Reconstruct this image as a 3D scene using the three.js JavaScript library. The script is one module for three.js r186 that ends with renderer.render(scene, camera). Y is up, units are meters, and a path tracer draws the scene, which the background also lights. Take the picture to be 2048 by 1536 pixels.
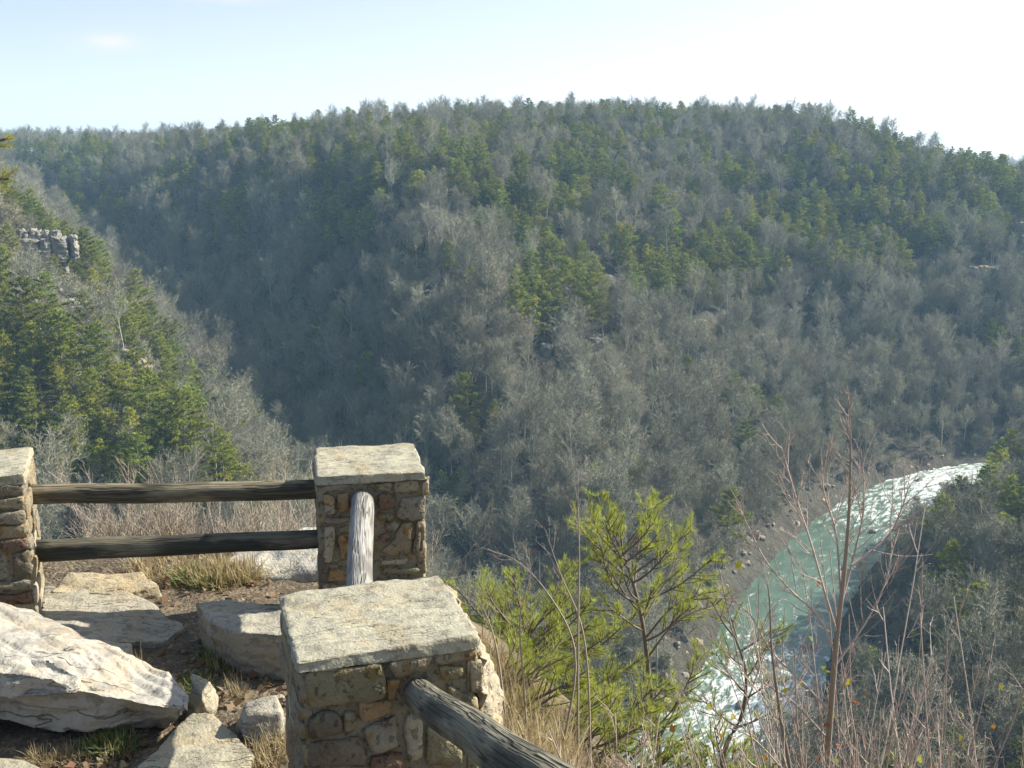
import * as THREE from 'three';
import { ConvexGeometry } from 'three/addons/geometries/ConvexGeometry.js';
import { mergeGeometries, mergeVertices, toCreasedNormals } from 'three/addons/utils/BufferGeometryUtils.js';
import { ImprovedNoise } from 'three/addons/math/ImprovedNoise.js';

// ---------------------------------------------------------------- camera, sky, sun, exposure
const scene = new THREE.Scene();
const EYE = 2.45;                                   // metres above the ground at the fence
const camera = new THREE.PerspectiveCamera(40, 4 / 3, 0.05, 6000);
camera.position.set(0, EYE, 0);
camera.rotation.set(THREE.MathUtils.degToRad(-12), 0, 0);
const renderer = new THREE.WebGLRenderer({ antialias: true });
renderer.toneMapping = THREE.LinearToneMapping;
renderer.toneMappingExposure = 2.15;
renderer.shadowMap.enabled = true;

const sunAz = THREE.MathUtils.degToRad(70), sunEl = THREE.MathUtils.degToRad(34);
const SUN = new THREE.Vector3(Math.sin(sunAz) * Math.cos(sunEl), Math.sin(sunEl), -Math.cos(sunAz) * Math.cos(sunEl));
const sun = new THREE.DirectionalLight(new THREE.Color(1, 0.94, 0.82), 5.0);
sun.position.copy(SUN).multiplyScalar(900);
sun.castShadow = true;
sun.shadow.mapSize.set(4096, 4096);
Object.assign(sun.shadow.camera, { left: -500, right: 500, top: 400, bottom: -400, near: 1, far: 2200 });
scene.add(sun, sun.target);

const noise = new ImprovedNoise();
const N3 = (x, y, z) => noise.noise(x, y, z);
const fbm = (x, y, z, o = 4) => { let s = 0, a = 1, t = 0; for (let i = 0; i < o; i++) { s += a * N3(x, y, z); t += a; a *= 0.5; x = x * 2.03 + 7.1; y = y * 2.03 + 3.7; z = z * 2.03 + 1.9; } return s / t; };
const rng = (seed) => { let s = seed >>> 0; return () => { s = (s + 0x6D2B79F5) >>> 0; let t = Math.imul(s ^ (s >>> 15), 1 | s); t = (t + Math.imul(t ^ (t >>> 7), 61 | t)) ^ t; return ((t ^ (t >>> 14)) >>> 0) / 4294967296; }; };
const clamp = (x, a, b) => Math.min(b, Math.max(a, x));
const sstep = (a, b, x) => { const t = clamp((x - a) / (b - a), 0, 1); return t * t * (3 - 2 * t); };
const lerp = (a, b, t) => a + (b - a) * t;
const V = (x, y, d) => new THREE.Vector3(x, y, -d);  // d: metres forward

{ // hazy winter sky: blue away from the sun, whitening towards it and towards the horizon
  const W = 2048, H = 1024, data = new Float32Array(W * H * 4), dir = new THREE.Vector3();
  const puffs = [[-20.0, 5.6, 1.5, 0.42], [-14.4, 8.0, 2.4, 0.35], [-36, 7.5, 3, 0.5], [14, 17, 5, 1.0], [-50, 15, 6, 1.1], [60, 12, 5, 0.9], [-85, 9, 5, 0.8], [140, 11, 6, 1], [-150, 14, 7, 1.2]];
  for (let j = 0; j < H; j++) {
    const el = ((j + 0.5) / H - 0.5) * Math.PI;
    for (let i = 0; i < W; i++) {
      const az = ((i + 0.5) / W - 0.5) * 2 * Math.PI;
      dir.set(Math.cos(el) * Math.cos(az), Math.sin(el), Math.cos(el) * Math.sin(az));
      const g = Math.acos(clamp(dir.dot(SUN), -1, 1)) * 180 / Math.PI, e = Math.max(0, el) * 180 / Math.PI;
      const low = Math.exp(-e / 6.5), mid = Math.exp(-e / 20);
      let r = 0.045 + 0.10 * mid + 0.30 * low, gg = 0.095 + 0.165 * mid + 0.25 * low, b = 0.20 + 0.22 * mid + 0.16 * low;
      const m = 1.9 * Math.exp(-g / 37) * (0.3 + 0.7 * Math.exp(-e / 16)) - 0.02;
      r += m * 1.0; gg += m * 0.93; b += m * 0.74;
      let c = 0;
      const azf = Math.atan2(dir.x, -dir.z) * 180 / Math.PI, ee = el * 180 / Math.PI;
      for (const [ca, ce, w, h] of puffs) {
        let da = azf - ca; if (da > 180) da -= 360; if (da < -180) da += 360;
        const q = (da / w) ** 2 + ((ee - ce) / h) ** 2;
        if (q < 6) c = Math.max(c, Math.exp(-q * 1.4) * (0.75 + 0.7 * fbm(azf * 0.7, ee * 2.2, 3, 4)));
      }
      c = clamp(c, 0, 1) * 0.75;
      r += c * (0.54 - r) * (r < 0.54 ? 1 : 0); gg += c * (0.49 - gg) * (gg < 0.49 ? 1 : 0); b += c * (0.50 - b) * (b < 0.5 ? 1 : 0);
      data.set([r, gg, b, 1], (j * W + i) * 4);
    }
  }
  const t = new THREE.DataTexture(data, W, H, THREE.RGBAFormat, THREE.FloatType);
  t.mapping = THREE.EquirectangularReflectionMapping; t.magFilter = t.minFilter = THREE.LinearFilter; t.needsUpdate = true;
  scene.background = t; scene.environment = t;
}
scene.fog = new THREE.FogExp2(new THREE.Color(0.42, 0.72, 1.0), 0.0003);

// ---------------------------------------------------------------- small tools
const names = new Map();
const numbered = (n) => { const k = names.get(n) ?? 0; names.set(n, k + 1); return k ? `${n}_${String(k).padStart(3, '0')}` : n; };
function add(o, name, label, category, group, kind) {
  o.name = numbered(name); scene.add(o);
  if (label) o.userData.label = label;
  if (category) o.userData.category = category;
  if (group) o.userData.group = group;
  if (kind) o.userData.kind = kind;
  o.traverse((c) => { if (c.isMesh) { c.castShadow = true; c.receiveShadow = true; } });
  return o;
}
function part(parent, name, geometry, material) { const m = new THREE.Mesh(geometry, material); m.name = name; parent.add(m); return m; }

class GB { // collects triangles with smooth normals and vertex colours
  constructor() { this.p = []; this.n = []; this.c = []; this.i = []; this.uv = []; }
  v(x, y, z, nx, ny, nz, c, u = 0, w = 0) { this.p.push(x, y, z); this.n.push(nx, ny, nz); this.c.push(c[0], c[1], c[2]); this.uv.push(u, w); return this.p.length / 3 - 1; }
  tube(pts, radii, sides, col, tip = true) {
    const n = pts.length, t = new THREE.Vector3(), a = new THREE.Vector3(), b = new THREE.Vector3();
    let first = -1, len = 0;
    for (let k = 0; k < n; k++) {
      t.subVectors(pts[Math.min(n - 1, k + 1)], pts[Math.max(0, k - 1)]).normalize();
      if (k) len += pts[k].distanceTo(pts[k - 1]);
      a.set(0, 1, 0); if (Math.abs(t.y) > 0.9) a.set(1, 0, 0);
      b.crossVectors(t, a).normalize(); a.crossVectors(b, t).normalize();
      for (let s = 0; s < sides; s++) {
        const th = s / sides * 2 * Math.PI, x = Math.cos(th), y = Math.sin(th), nx = a.x * x + b.x * y, ny = a.y * x + b.y * y, nz = a.z * x + b.z * y;
        const id = this.v(pts[k].x + nx * radii[k], pts[k].y + ny * radii[k], pts[k].z + nz * radii[k], nx, ny, nz, col, s / sides, len);
        if (first < 0) first = id;
      }
    }
    for (let k = 0; k < n - 1; k++) for (let s = 0; s < sides; s++) {
      const p0 = first + k * sides + s, p1 = first + k * sides + (s + 1) % sides, q0 = p0 + sides, q1 = p1 + sides;
      this.i.push(p0, p1, q0, p1, q1, q0);
    }
    if (tip) { const e = pts[n - 1], id = this.v(e.x, e.y, e.z, t.x, t.y, t.z, col); for (let s = 0; s < sides; s++) this.i.push(first + (n - 1) * sides + s, first + (n - 1) * sides + (s + 1) % sides, id); }
  }
  tri(a, b, c, n, col) { const i0 = this.v(a.x, a.y, a.z, n.x, n.y, n.z, col), i1 = this.v(b.x, b.y, b.z, n.x, n.y, n.z, col), i2 = this.v(c.x, c.y, c.z, n.x, n.y, n.z, col); const k = (b.x - a.x) * ((c.y - a.y) * n.z - (c.z - a.z) * n.y) + (b.y - a.y) * ((c.z - a.z) * n.x - (c.x - a.x) * n.z) + (b.z - a.z) * ((c.x - a.x) * n.y - (c.y - a.y) * n.x); if (k > 0) this.i.push(i0, i1, i2); else this.i.push(i0, i2, i1); }
  geo() {
    const g = new THREE.BufferGeometry();
    g.setAttribute('position', new THREE.Float32BufferAttribute(this.p, 3)); g.setAttribute('normal', new THREE.Float32BufferAttribute(this.n, 3));
    g.setAttribute('color', new THREE.Float32BufferAttribute(this.c, 3)); g.setAttribute('uv', new THREE.Float32BufferAttribute(this.uv, 2)); g.setIndex(this.i); return g;
  }
}

// tiling noise for textures: value noise on a wrapped lattice
function tileNoise(seed) {
  const R = rng(seed), T = new Float32Array(4096); for (let i = 0; i < 4096; i++) T[i] = R();
  return (x, y, px, py) => {
    let xi = Math.floor(x), yi = Math.floor(y), fx = x - xi, fy = y - yi; fx = fx * fx * (3 - 2 * fx); fy = fy * fy * (3 - 2 * fy);
    const h = (a, b) => T[((((a % px) + px) % px) * 73 + (((b % py) + py) % py) * 1051 + seed) & 4095];
    return lerp(lerp(h(xi, yi), h(xi + 1, yi), fx), lerp(h(xi, yi + 1), h(xi + 1, yi + 1), fx), fy);
  };
}
function tfbm(tn, u, v, fx, fy, o) { let s = 0, a = 1, t = 0; for (let k = 0; k < o; k++) { s += a * tn(u * fx, v * fy, fx, fy); t += a; a *= 0.55; fx *= 2; fy *= 2; u += 0; } return s / t; }
const toS = (x) => Math.round(255 * clamp(x <= 0.0031308 ? 12.92 * x : 1.055 * Math.pow(x, 1 / 2.4) - 0.055, 0, 1));
// fn(u, v) -> [r, g, b, height] linear; returns colour map and bump map
function makeTex(W, H, fn) {
  const c = new Uint8Array(W * H * 4), b = new Uint8Array(W * H * 4);
  for (let j = 0; j < H; j++) for (let i = 0; i < W; i++) {
    const q = fn((i + 0.5) / W, (j + 0.5) / H), k = (j * W + i) * 4, h = Math.round(255 * clamp(q[3], 0, 1));
    c[k] = toS(q[0]); c[k + 1] = toS(q[1]); c[k + 2] = toS(q[2]); c[k + 3] = 255; b[k] = b[k + 1] = b[k + 2] = h; b[k + 3] = 255;
  }
  const mk = (d, srgb) => { const t = new THREE.DataTexture(d, W, H, THREE.RGBAFormat); t.wrapS = t.wrapT = THREE.RepeatWrapping; t.magFilter = t.minFilter = THREE.LinearFilter; if (srgb) t.colorSpace = THREE.SRGBColorSpace; t.needsUpdate = true; return t; };
  return { map: mk(c, true), bump: mk(b, false) };
}
// uv by dominant axis, in metres
function boxUV(g, scale = 1, off = 0) {
  g = g.index ? g.toNonIndexed() : g;
  const p = g.attributes.position, uv = new Float32Array(p.count * 2), a = new THREE.Vector3(), b = new THREE.Vector3(), c = new THREE.Vector3(), n = new THREE.Vector3();
  for (let i = 0; i < p.count; i += 3) {
    a.fromBufferAttribute(p, i); b.fromBufferAttribute(p, i + 1); c.fromBufferAttribute(p, i + 2);
    n.subVectors(b, a).cross(c.clone().sub(a)); const ax = Math.abs(n.x), ay = Math.abs(n.y), az = Math.abs(n.z);
    [a, b, c].forEach((q, k) => { const s = ay >= ax && ay >= az ? [q.x, q.z] : ax >= az ? [q.z, q.y] : [q.x, q.y]; uv[(i + k) * 2] = s[0] / scale + off; uv[(i + k) * 2 + 1] = s[1] / scale + off * 0.7; });
  }
  g.setAttribute('uv', new THREE.BufferAttribute(uv, 2)); return g;
}
// a rock: convex hull, split finely, edges worn, then broken up with noise and bedding
function rockGeo(points, { edge = 0.05, wear = 3, amp = 0.02, freq = 5, strata = 0, bed = 0.08, seed = 0, uv = 1, crease = 0, groove = 0, grain = null } = {}) {
  let g = new ConvexGeometry(points.map((p) => p.clone())); g = g.index ? g.toNonIndexed() : g;
  const P = g.attributes.position; let tris = [];
  for (let i = 0; i < P.count; i += 3) tris.push([0, 1, 2].map((k) => new THREE.Vector3().fromBufferAttribute(P, i + k)));
  for (let pass = 0; pass < 26; pass++) {
    let split = false; const out = [];
    for (const [a, b, c] of tris) {
      const ab = a.distanceTo(b), bc = b.distanceTo(c), ca = c.distanceTo(a), m = Math.max(ab, bc, ca);
      if (m <= edge) { out.push([a, b, c]); continue; } split = true;
      const cut = (p, q) => p.clone().add(q).multiplyScalar(0.5), two = (p, q, r) => { const k = cut(p, q); out.push([p, k, r], [k, q, r]); };
      if (m === ab) two(a, b, c); else if (m === bc) two(b, c, a); else two(c, a, b);
    }
    tris = out; if (!split) break;
  }
  const key = new Map(), verts = [], idx = [];
  for (const t of tris) for (const q of t) { const k = `${Math.round(q.x * 1e4)},${Math.round(q.y * 1e4)},${Math.round(q.z * 1e4)}`; let id = key.get(k); if (id === undefined) { id = verts.length; key.set(k, id); verts.push(q.clone()); } idx.push(id); }
  const nb = verts.map(() => new Set()); for (let i = 0; i < idx.length; i += 3) for (const [a, b] of [[0, 1], [1, 2], [2, 0]]) { nb[idx[i + a]].add(idx[i + b]); nb[idx[i + b]].add(idx[i + a]); }
  for (let w = 0; w < wear; w++) { const nx = verts.map((v, i) => { const s = new THREE.Vector3(); for (const k of nb[i]) s.add(verts[k]); return s.multiplyScalar(1 / nb[i].size).lerp(v, 0.4); }); nx.forEach((v, i) => verts[i].copy(v)); }
  const mk = () => { const q = new THREE.BufferGeometry(); q.setAttribute('position', new THREE.Float32BufferAttribute(verts.flatMap((v) => [v.x, v.y, v.z]), 3)); q.setIndex(idx); q.computeVertexNormals(); return q; };
  let r = mk(); const nn = r.attributes.normal;
  verts.forEach((v, i) => {
    const n = new THREE.Vector3().fromBufferAttribute(nn, i), f = freq;
    let d = amp * (1.1 * fbm(v.x * f + seed, v.y * f, v.z * f, 4) - 0.9 * Math.pow(Math.abs(fbm(v.x * f * 0.6 + 9 + seed, v.y * f * 1.5, v.z * f * 0.6, 3)), 0.7));
    if (strata) { const s = v.y / bed + 0.8 * fbm(v.x * 2 / bed * 0.1 + seed, v.y, v.z * 2 / bed * 0.1, 2), q = s - Math.floor(s); d -= strata * (1 - Math.abs(n.y)) * Math.pow(1 - Math.abs(2 * q - 1), 6) - strata * 0.5 * (1 - Math.abs(n.y)) * N3(Math.floor(s) * 7.7, v.x * 0.4 / bed * 0.3, v.z * 0.4 / bed * 0.3 + seed); }
    if (groove) { const al = v.dot(grain), q = v.clone().addScaledVector(grain, -al * 0.86); d -= groove * Math.pow(1 - Math.min(1, Math.abs(fbm(q.x * 9 + seed, q.y * 9, q.z * 9, 3)) * 3.2), 3); }
    v.addScaledVector(n, d);
  });
  r = mk(); r = r.toNonIndexed(); return boxUV(crease ? toCreasedNormals(r, crease) : r, uv, seed * 0.137);
}
const hullBox = (R, cx, y0, y1, d, w, l, rot, irr = 0.15) => { // an uneven block
  const out = []; for (const y of [y0, y1]) for (const [sx, sz] of [[-1, -1], [1, -1], [1, 1], [-1, 1], [0, 1.1], [1.12, 0], [0, -1.1], [-1.1, 0]]) {
    const x = sx * w / 2 * (1 - irr * R()), z = sz * l / 2 * (1 - irr * R()); out.push(V(cx + x * Math.cos(rot) - z * Math.sin(rot), y + (R() - 0.5) * irr * (y1 - y0), d + x * Math.sin(rot) + z * Math.cos(rot)));
  } return out;
};

// ---------------------------------------------------------------- the shape of the canyon (heights in metres, eye at EYE)
const RIVER_Y = -87.5;
function polyline(pts, step) { const c = new THREE.CatmullRomCurve3(pts.map((p) => new THREE.Vector3(p[0], p[2] ?? 0, p[1])), false, 'centripetal'); const n = Math.ceil(c.getLength() / step); return c.getSpacedPoints(n).map((p) => [p.x, p.z, p.y]); }
const riverLine = polyline([[-420, 60], [-260, 66], [-140, 84], [-70, 97], [-14, 112], [33, 151], [54, 196], [77, 237], [111, 279], [148, 299], [200, 307], [270, 300], [420, 260]], 8);
const ravineLine = polyline([[18, 160, -87], [-38, 230, -82], [-66, 290, -73], [-122, 372, -54], [-182, 458, -33], [-260, 560, -12], [-360, 660, 2], [-520, 800, 4]], 14);
const rimLine = [[-200, 30], [-40, 16], [-14, 10], [-6, 7.4], [-2.5, 6.35], [-0.9, 6.1], [-0.5, 5.75], [-0.36, 4.7], [-0.12, 4.1], [0.15, 3.65], [0.6, 2.9], [1.6, 1.4], [2.8, 0.2], [6, -3], [30, -20], [160, -45]];
function nearest(line, x, d) { // distance, side (+ forward of the line), value along it
  let best = 1e9, side = 0, val = 0, at = 0;
  for (let k = 0; k < line.length - 1; k++) {
    const [ax, ad, av] = line[k], [bx, bd, bv] = line[k + 1], ex = bx - ax, ed = bd - ad, t = clamp(((x - ax) * ex + (d - ad) * ed) / (ex * ex + ed * ed), 0, 1), qx = x - ax - t * ex, qd = d - ad - t * ed, q = qx * qx + qd * qd;
    if (q < best) { best = q; side = ex * (d - ad) - ed * (x - ax) > 0 ? 1 : -1; val = (av ?? 0) + t * ((bv ?? 0) - (av ?? 0)); at = k + t; }
  }
  return [Math.sqrt(best), side, val, at];
}
const rimDistance = (x, d) => { const r = nearest(rimLine, x, d); return r[0] * r[1]; };
function groundIn(x, d) { return 0.85 * sstep(3.4, 0.8, d) * sstep(1.2, -0.2, x) + 0.06 * fbm(x * 0.9, 3, d * 0.9, 3) + 0.02 * N3(x * 5, 1, d * 5) - 0.02; }
function heightAt(x, d) {
  const [p, side] = nearest(riverLine, x, d);
  if (p < 11.5) return RIVER_Y - 1.6 * sstep(11.5, 8, p) + 0.4;
  if (side < 0) { // our side: rim, cliff, wooded apron
    const s = rimDistance(x, d);
    const apron = RIVER_Y + 0.5 + 2 * sstep(11.5, 15.5, p) + 0.46 * Math.max(0, p - 15.5 + 6 * fbm(x / 40, 2, d / 40, 3));
    if (s < 0) return Math.max(groundIn(x, d), -999) + 0.5 * sstep(-12, -60, s);
    const drop = groundIn(x, d) * sstep(3, 0, s) - (s < 6 ? 0.75 * s + 0.22 * s * s : 12.42 + (s - 6) * 2.5) + 0.3 * sstep(0.3, 2, s) * fbm(x * 0.7, 5, d * 0.7, 3);
    return Math.max(Math.min(apron, -3), drop);
  }
  const wob = sstep(16, 70, p);
  const pp = p - 12.5 + wob * (26 * fbm(x / 85 + 3, 1, d / 85, 3) + 5 * fbm(x / 20, 4, d / 20, 2));
  let main = RIVER_Y + 0.4 + 2.0 * sstep(11.5, 15.5, p) + 0.56 * Math.max(0, pp);
  const [rv, rs, floor] = nearest(ravineLine, x, d);
  const rw = rv - 5 + sstep(8, 40, rv) * (12 * fbm(x / 60 + 8, 6, d / 60, 3));
  const rav = floor + 15 * Math.exp(-((x + 122) ** 2 + (d - 236) ** 2) / 1500) + (rs < 0 ? 0.95 * Math.max(0, rw) : 0.3 * clamp(rw, 0, 9) + 0.93 * Math.max(0, rw - 9));
  const top = EYE + 1 + 13 * sstep(380, 520, d) * sstep(-170, 0, x) + 3 * sstep(420, 720, d) - 38 * sstep(125, 270, x) + 5 * fbm(x / 160, 8, d / 160, 3);
  const k = 7, smin = (a, b) => { const h = clamp(0.5 + 0.5 * (b - a) / k, 0, 1); return lerp(b, a, h) - k * h * (1 - h); };
  let h = smin(smin(main, rav), top);
  // rock ledges that run round the hill
  for (const [e, a, w] of [[-48, 4, 0], [-36, 4, 5], [-17, 4, 9]]) { const m = sstep(-0.05, 0.3, fbm(x / 60 + w, w, d / 60, 2)), y = h - e - 3 * fbm(x / 50, w, d / 50, 2); h += m * a * (sstep(-0.8, 0.8, y) - 0.5) * Math.exp(-y * y / 40); }
  return h;
}
// height table for quick look-ups
const HX0 = -480, HD0 = -20, HS = 3, HNX = 321, HND = 300, table = new Float32Array(HNX * HND);
for (let j = 0; j < HND; j++) for (let i = 0; i < HNX; i++) table[j * HNX + i] = heightAt(HX0 + i * HS, HD0 + j * HS);
function quick(x, d) { const u = clamp((x - HX0) / HS, 0, HNX - 1.001), v = clamp((d - HD0) / HS, 0, HND - 1.001), i = Math.floor(u), j = Math.floor(v), a = u - i, b = v - j, o = j * HNX + i; return lerp(lerp(table[o], table[o + 1], a), lerp(table[o + HNX], table[o + HNX + 1], a), b); }

// ---------------------------------------------------------------- terrain mesh
const litterTex = (() => { const a = tileNoise(11), b = tileNoise(12); return makeTex(1024, 1024, (u, v) => { const n = tfbm(a, u, v, 8, 8, 6), m = tfbm(b, u, v, 40, 40, 4), k = 0.55 + 0.9 * (n - 0.5) + 0.8 * (m - 0.5); return [0.105 * k + 0.01, 0.096 * k + 0.008, 0.068 * k + 0.006, n * 0.5 + m * 0.5]; }); })();
const groundMat = new THREE.MeshStandardMaterial({ map: litterTex.map, bumpMap: litterTex.bump, bumpScale: 0.5, roughness: 1, vertexColors: true });
{
  const xs = [], ds = [], grade = (a, from, to, fine0, fine1, f, c) => { let q = from; while (q < to) { a.push(q); q += q >= fine0 && q < fine1 ? f : c(q); } a.push(to); };
  grade(xs, -1800, 1800, -330, 330, 4.5, () => 40); grade(ds, -300, 2200, -20, 640, 4.2, () => 40);
  const nx = xs.length, nd = ds.length, p = [], uv = [], col = [], idx = [];
  for (let j = 0; j < nd; j++) for (let i = 0; i < nx; i++) {
    const x = xs[i], d = ds[j]; let h = heightAt(x, d);
    if (x > -13.5 && x < 11.5 && d > -1.5 && d < 15.5) h -= 2.5;      // the finer sheet round the fence lies here
    p.push(x, h, -d); uv.push(x / 9, d / 9);
    const n = fbm(x / 14, 2, d / 14, 3), g = 0.9 + 0.5 * n; col.push(g * (1 + 0.12 * fbm(x / 40, 9, d / 40, 2)), g, g * 0.98);
    if (i < nx - 1 && j < nd - 1) { const a = j * nx + i; idx.push(a, a + 1, a + nx, a + 1, a + nx + 1, a + nx); }
  }
  const g = new THREE.BufferGeometry(); g.setAttribute('position', new THREE.Float32BufferAttribute(p, 3)); g.setAttribute('uv', new THREE.Float32BufferAttribute(uv, 2)); g.setAttribute('color', new THREE.Float32BufferAttribute(col, 3)); g.setIndex(idx); g.computeVertexNormals();
  add(new THREE.Mesh(g, groundMat), 'terrain', 'leaf covered slopes of the wooded canyon', null, null, 'structure');
}

// ---------------------------------------------------------------- river
{
  const line = polyline([[-140, 84], [-70, 97], [-14, 112], [33, 151], [54, 196], [77, 237], [111, 279], [148, 299], [200, 307], [270, 300]], 0.8);
  const across = 60, p = [], uv = [], idx = [], L = line.length, half = 12.3;
  const fa = tileNoise(21), fb = tileNoise(22);
  const rough = (s) => { // how broken the water is along its course
    const q = s / L; return 0.12 + 0.95 * Math.exp(-(((q - 0.71) / 0.065) ** 2)) + 0.72 * Math.exp(-(((q - 0.40) / 0.05) ** 2)) + 0.4 * Math.exp(-(((q - 0.62) / 0.03) ** 2)) + 0.3 * Math.exp(-(((q - 0.85) / 0.06) ** 2)); };
  const foamAt = (u, s) => { // u 0..1 across, s metres/0.8 along
    const w = u * 28, m = s * 0.8, wx = w + 1.6 * fbm(w * 0.2, m * 0.12, 1, 2), wm = m + 2.0 * fbm(w * 0.2, m * 0.15, 5, 2);
    const streak = fbm(wx * 0.75, wm * 0.24, 2, 5), chop = fbm(wx * 2.3, wm * 1.2, 7, 4), r = rough(s) * (0.65 + 0.5 * Math.sin(Math.PI * u));
    return sstep(0.08, 0.5, streak * 0.8 + chop * 0.6 + r * 0.5 - 0.16); };
  for (let k = 0; k < L; k++) {
    const a = line[Math.max(0, k - 1)], b = line[Math.min(L - 1, k + 1)], tx = b[0] - a[0], td = b[1] - a[1], l = Math.hypot(tx, td), nx = td / l, nd = -tx / l;
    for (let i = 0; i <= across; i++) {
      const u = i / across, o = (u - 0.5) * 2 * half, f = foamAt(u, k), w = u * 28, m = k * 0.8;
      p.push(line[k][0] + nx * o, RIVER_Y + 0.25 * f * rough(k) + 0.16 * rough(k) * fbm(w * 0.5, m * 0.4, 3, 3) + 0.05, -(line[k][1] + nd * o)); uv.push(u, k / (L - 1));
      if (k < L - 1 && i < across) { const q = k * (across + 1) + i; idx.push(q, q + 1, q + across + 1, q + 1, q + across + 2, q + across + 1); }
    }
  }
  const t = makeTex(256, 2048, (u, v) => { const f = foamAt(u, v * (L - 1)), g = 0.8 + 0.5 * fbm(u * 9, v * 90, 4, 3); return [lerp(0.105 * g, 0.74, f), lerp(0.165 * g, 0.77, f), lerp(0.115 * g, 0.75, f), f]; });
  t.map.wrapS = t.map.wrapT = THREE.ClampToEdgeWrapping; t.bump.wrapS = t.bump.wrapT = THREE.ClampToEdgeWrapping;
  const g = new THREE.BufferGeometry(); g.setAttribute('position', new THREE.Float32BufferAttribute(p, 3)); g.setAttribute('uv', new THREE.Float32BufferAttribute(uv, 2)); g.setIndex(idx); g.computeVertexNormals();
  add(new THREE.Mesh(g, new THREE.MeshStandardMaterial({ map: t.map, roughness: 0.32 })), 'river', 'green river with white rapids at the canyon floor', null, null, 'structure');
}

// ---------------------------------------------------------------- trees of the canyon: a few of each kind, then copies
const crownMat = new THREE.MeshStandardMaterial({ vertexColors: true, roughness: 1 });
const leafMat = new THREE.MeshPhysicalMaterial({ vertexColors: true, roughness: 0.9, transmission: 0.4, thickness: 0, specularIntensity: 0.3, side: THREE.DoubleSide });
const UP3 = new THREE.Vector3(0, 1, 0);
function bend(R, from, dir, len, n, lift, wild) { const pts = [from.clone()], d = dir.clone(); for (let k = 0; k < n; k++) { d.x += (R() - 0.5) * wild; d.z += (R() - 0.5) * wild; d.y += (R() - 0.5) * wild + lift; d.normalize(); pts.push(pts[k].clone().addScaledVector(d, len / n)); } return pts; }
const along = (pts, t) => { const f = clamp(t, 0, 0.999) * (pts.length - 1), i = Math.floor(f); return pts[i].clone().lerp(pts[i + 1], f - i); };
const sideDir = (R, axis, angle) => { const s = new THREE.Vector3(R() - 0.5, R() - 0.5, R() - 0.5).cross(axis).normalize(); return axis.clone().multiplyScalar(Math.cos(angle)).addScaledVector(s, Math.sin(angle)).normalize(); };
const jit = (R, c, a) => { const k = 1 + (R() - 0.5) * a; return [c[0] * k, c[1] * k, c[2] * k]; };
function bareTree(seed, H, { spread = 1, fork = 0.4, pale = 1, limbs = 13 } = {}) {
  const R = rng(seed), wood = new GB(), fine = new GB(), bark = [0.275 * pale, 0.275 * pale, 0.225 * pale], twig = [0.258, 0.25, 0.176];
  const tp = bend(R, new THREE.Vector3(0, -0.6, 0), new THREE.Vector3((R() - 0.5) * 0.12, 1, (R() - 0.5) * 0.12).normalize(), H * 0.86, 9, 0.03, 0.10), r0 = H * 0.0135;
  wood.tube(tp, tp.map((_, k) => r0 * (1 - 0.86 * (k / 9)) * (k ? 1 : 1.35)), 6, bark);
  for (let l = 0; l < limbs; l++) {
    const t = fork + (0.97 - fork) * (l + R() * 0.8) / limbs, o = along(tp, t), a = 0.95 - 0.5 * t + (R() - 0.5) * 0.3, th = l * 2.4 + R(), dir = new THREE.Vector3(Math.cos(th) * Math.sin(a), Math.cos(a), Math.sin(th) * Math.sin(a));
    const len = H * (0.36 - 0.22 * (t - fork)) * spread * (0.75 + 0.5 * R()), lp = bend(R, o, dir, len, 4, 0.10, 0.32), lr = r0 * 0.42 * (1.15 - t);
    wood.tube(lp, lp.map((_, k) => lr * (1 - 0.75 * k / 4) + 0.012), 4, bark);
    for (let b = 0; b < 7; b++) {
      const bt = 0.2 + 0.78 * (b + R()) / 7, q = along(lp, bt), ax = lp[4].clone().sub(lp[0]).normalize(), bl = len * (0.5 - 0.2 * bt) * (0.7 + 0.6 * R()), bp = bend(R, q, sideDir(R, ax, 0.5 + 0.5 * R()), bl, 3, 0.12, 0.4);
      fine.tube(bp, [0.05, 0.042, 0.034, 0.024], 3, bark);
      for (let w = 0; w < 6; w++) {
        const wt = 0.2 + 0.8 * (w + R()) / 6, s = along(bp, wt), wl = 0.7 + 0.9 * R(), wp = bend(R, s, sideDir(R, bp[3].clone().sub(bp[0]).normalize(), 0.4 + 0.6 * R()), wl, 2, 0.1, 0.4);
        fine.tube([wp[0], wp[2]], [0.03, 0.018], 3, twig, false);
        for (let y = 0; y < 3; y++) { const s2 = along(wp, 0.3 + 0.65 * R()), e = s2.clone().addScaledVector(sideDir(R, wp[2].clone().sub(wp[0]).normalize(), 0.7), 0.35 + 0.4 * R()), n = sideDir(R, UP3, R() * 1.4), c = new THREE.Vector3().subVectors(e, s2).cross(n).normalize().multiplyScalar(0.026); fine.tri(s2.clone().add(c), s2.clone().sub(c), e, n, twig); }
      }
    }
  }
  return { trunk: wood.geo(), crown: fine.geo(), H };
}
const tuftDir = new THREE.Vector3();
function needles(R, gb, at, axis, count, len, wid, cols) { for (let k = 0; k < count; k++) { tuftDir.set(R() - 0.5, R() - 0.5, R() - 0.5).normalize().multiplyScalar(0.9).add(axis).normalize(); const e = at.clone().addScaledVector(tuftDir, len * (0.7 + 0.5 * R())), c = new THREE.Vector3(R() - 0.5, R() - 0.5, R() - 0.5).cross(tuftDir).normalize(), n = c.clone().cross(tuftDir).normalize(); if (n.y < 0) n.negate(); c.multiplyScalar(wid); gb.tri(at.clone().add(c), at.clone().sub(c), e, n.addScaledVector(UP3, 0.35).normalize(), cols); } }
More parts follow.
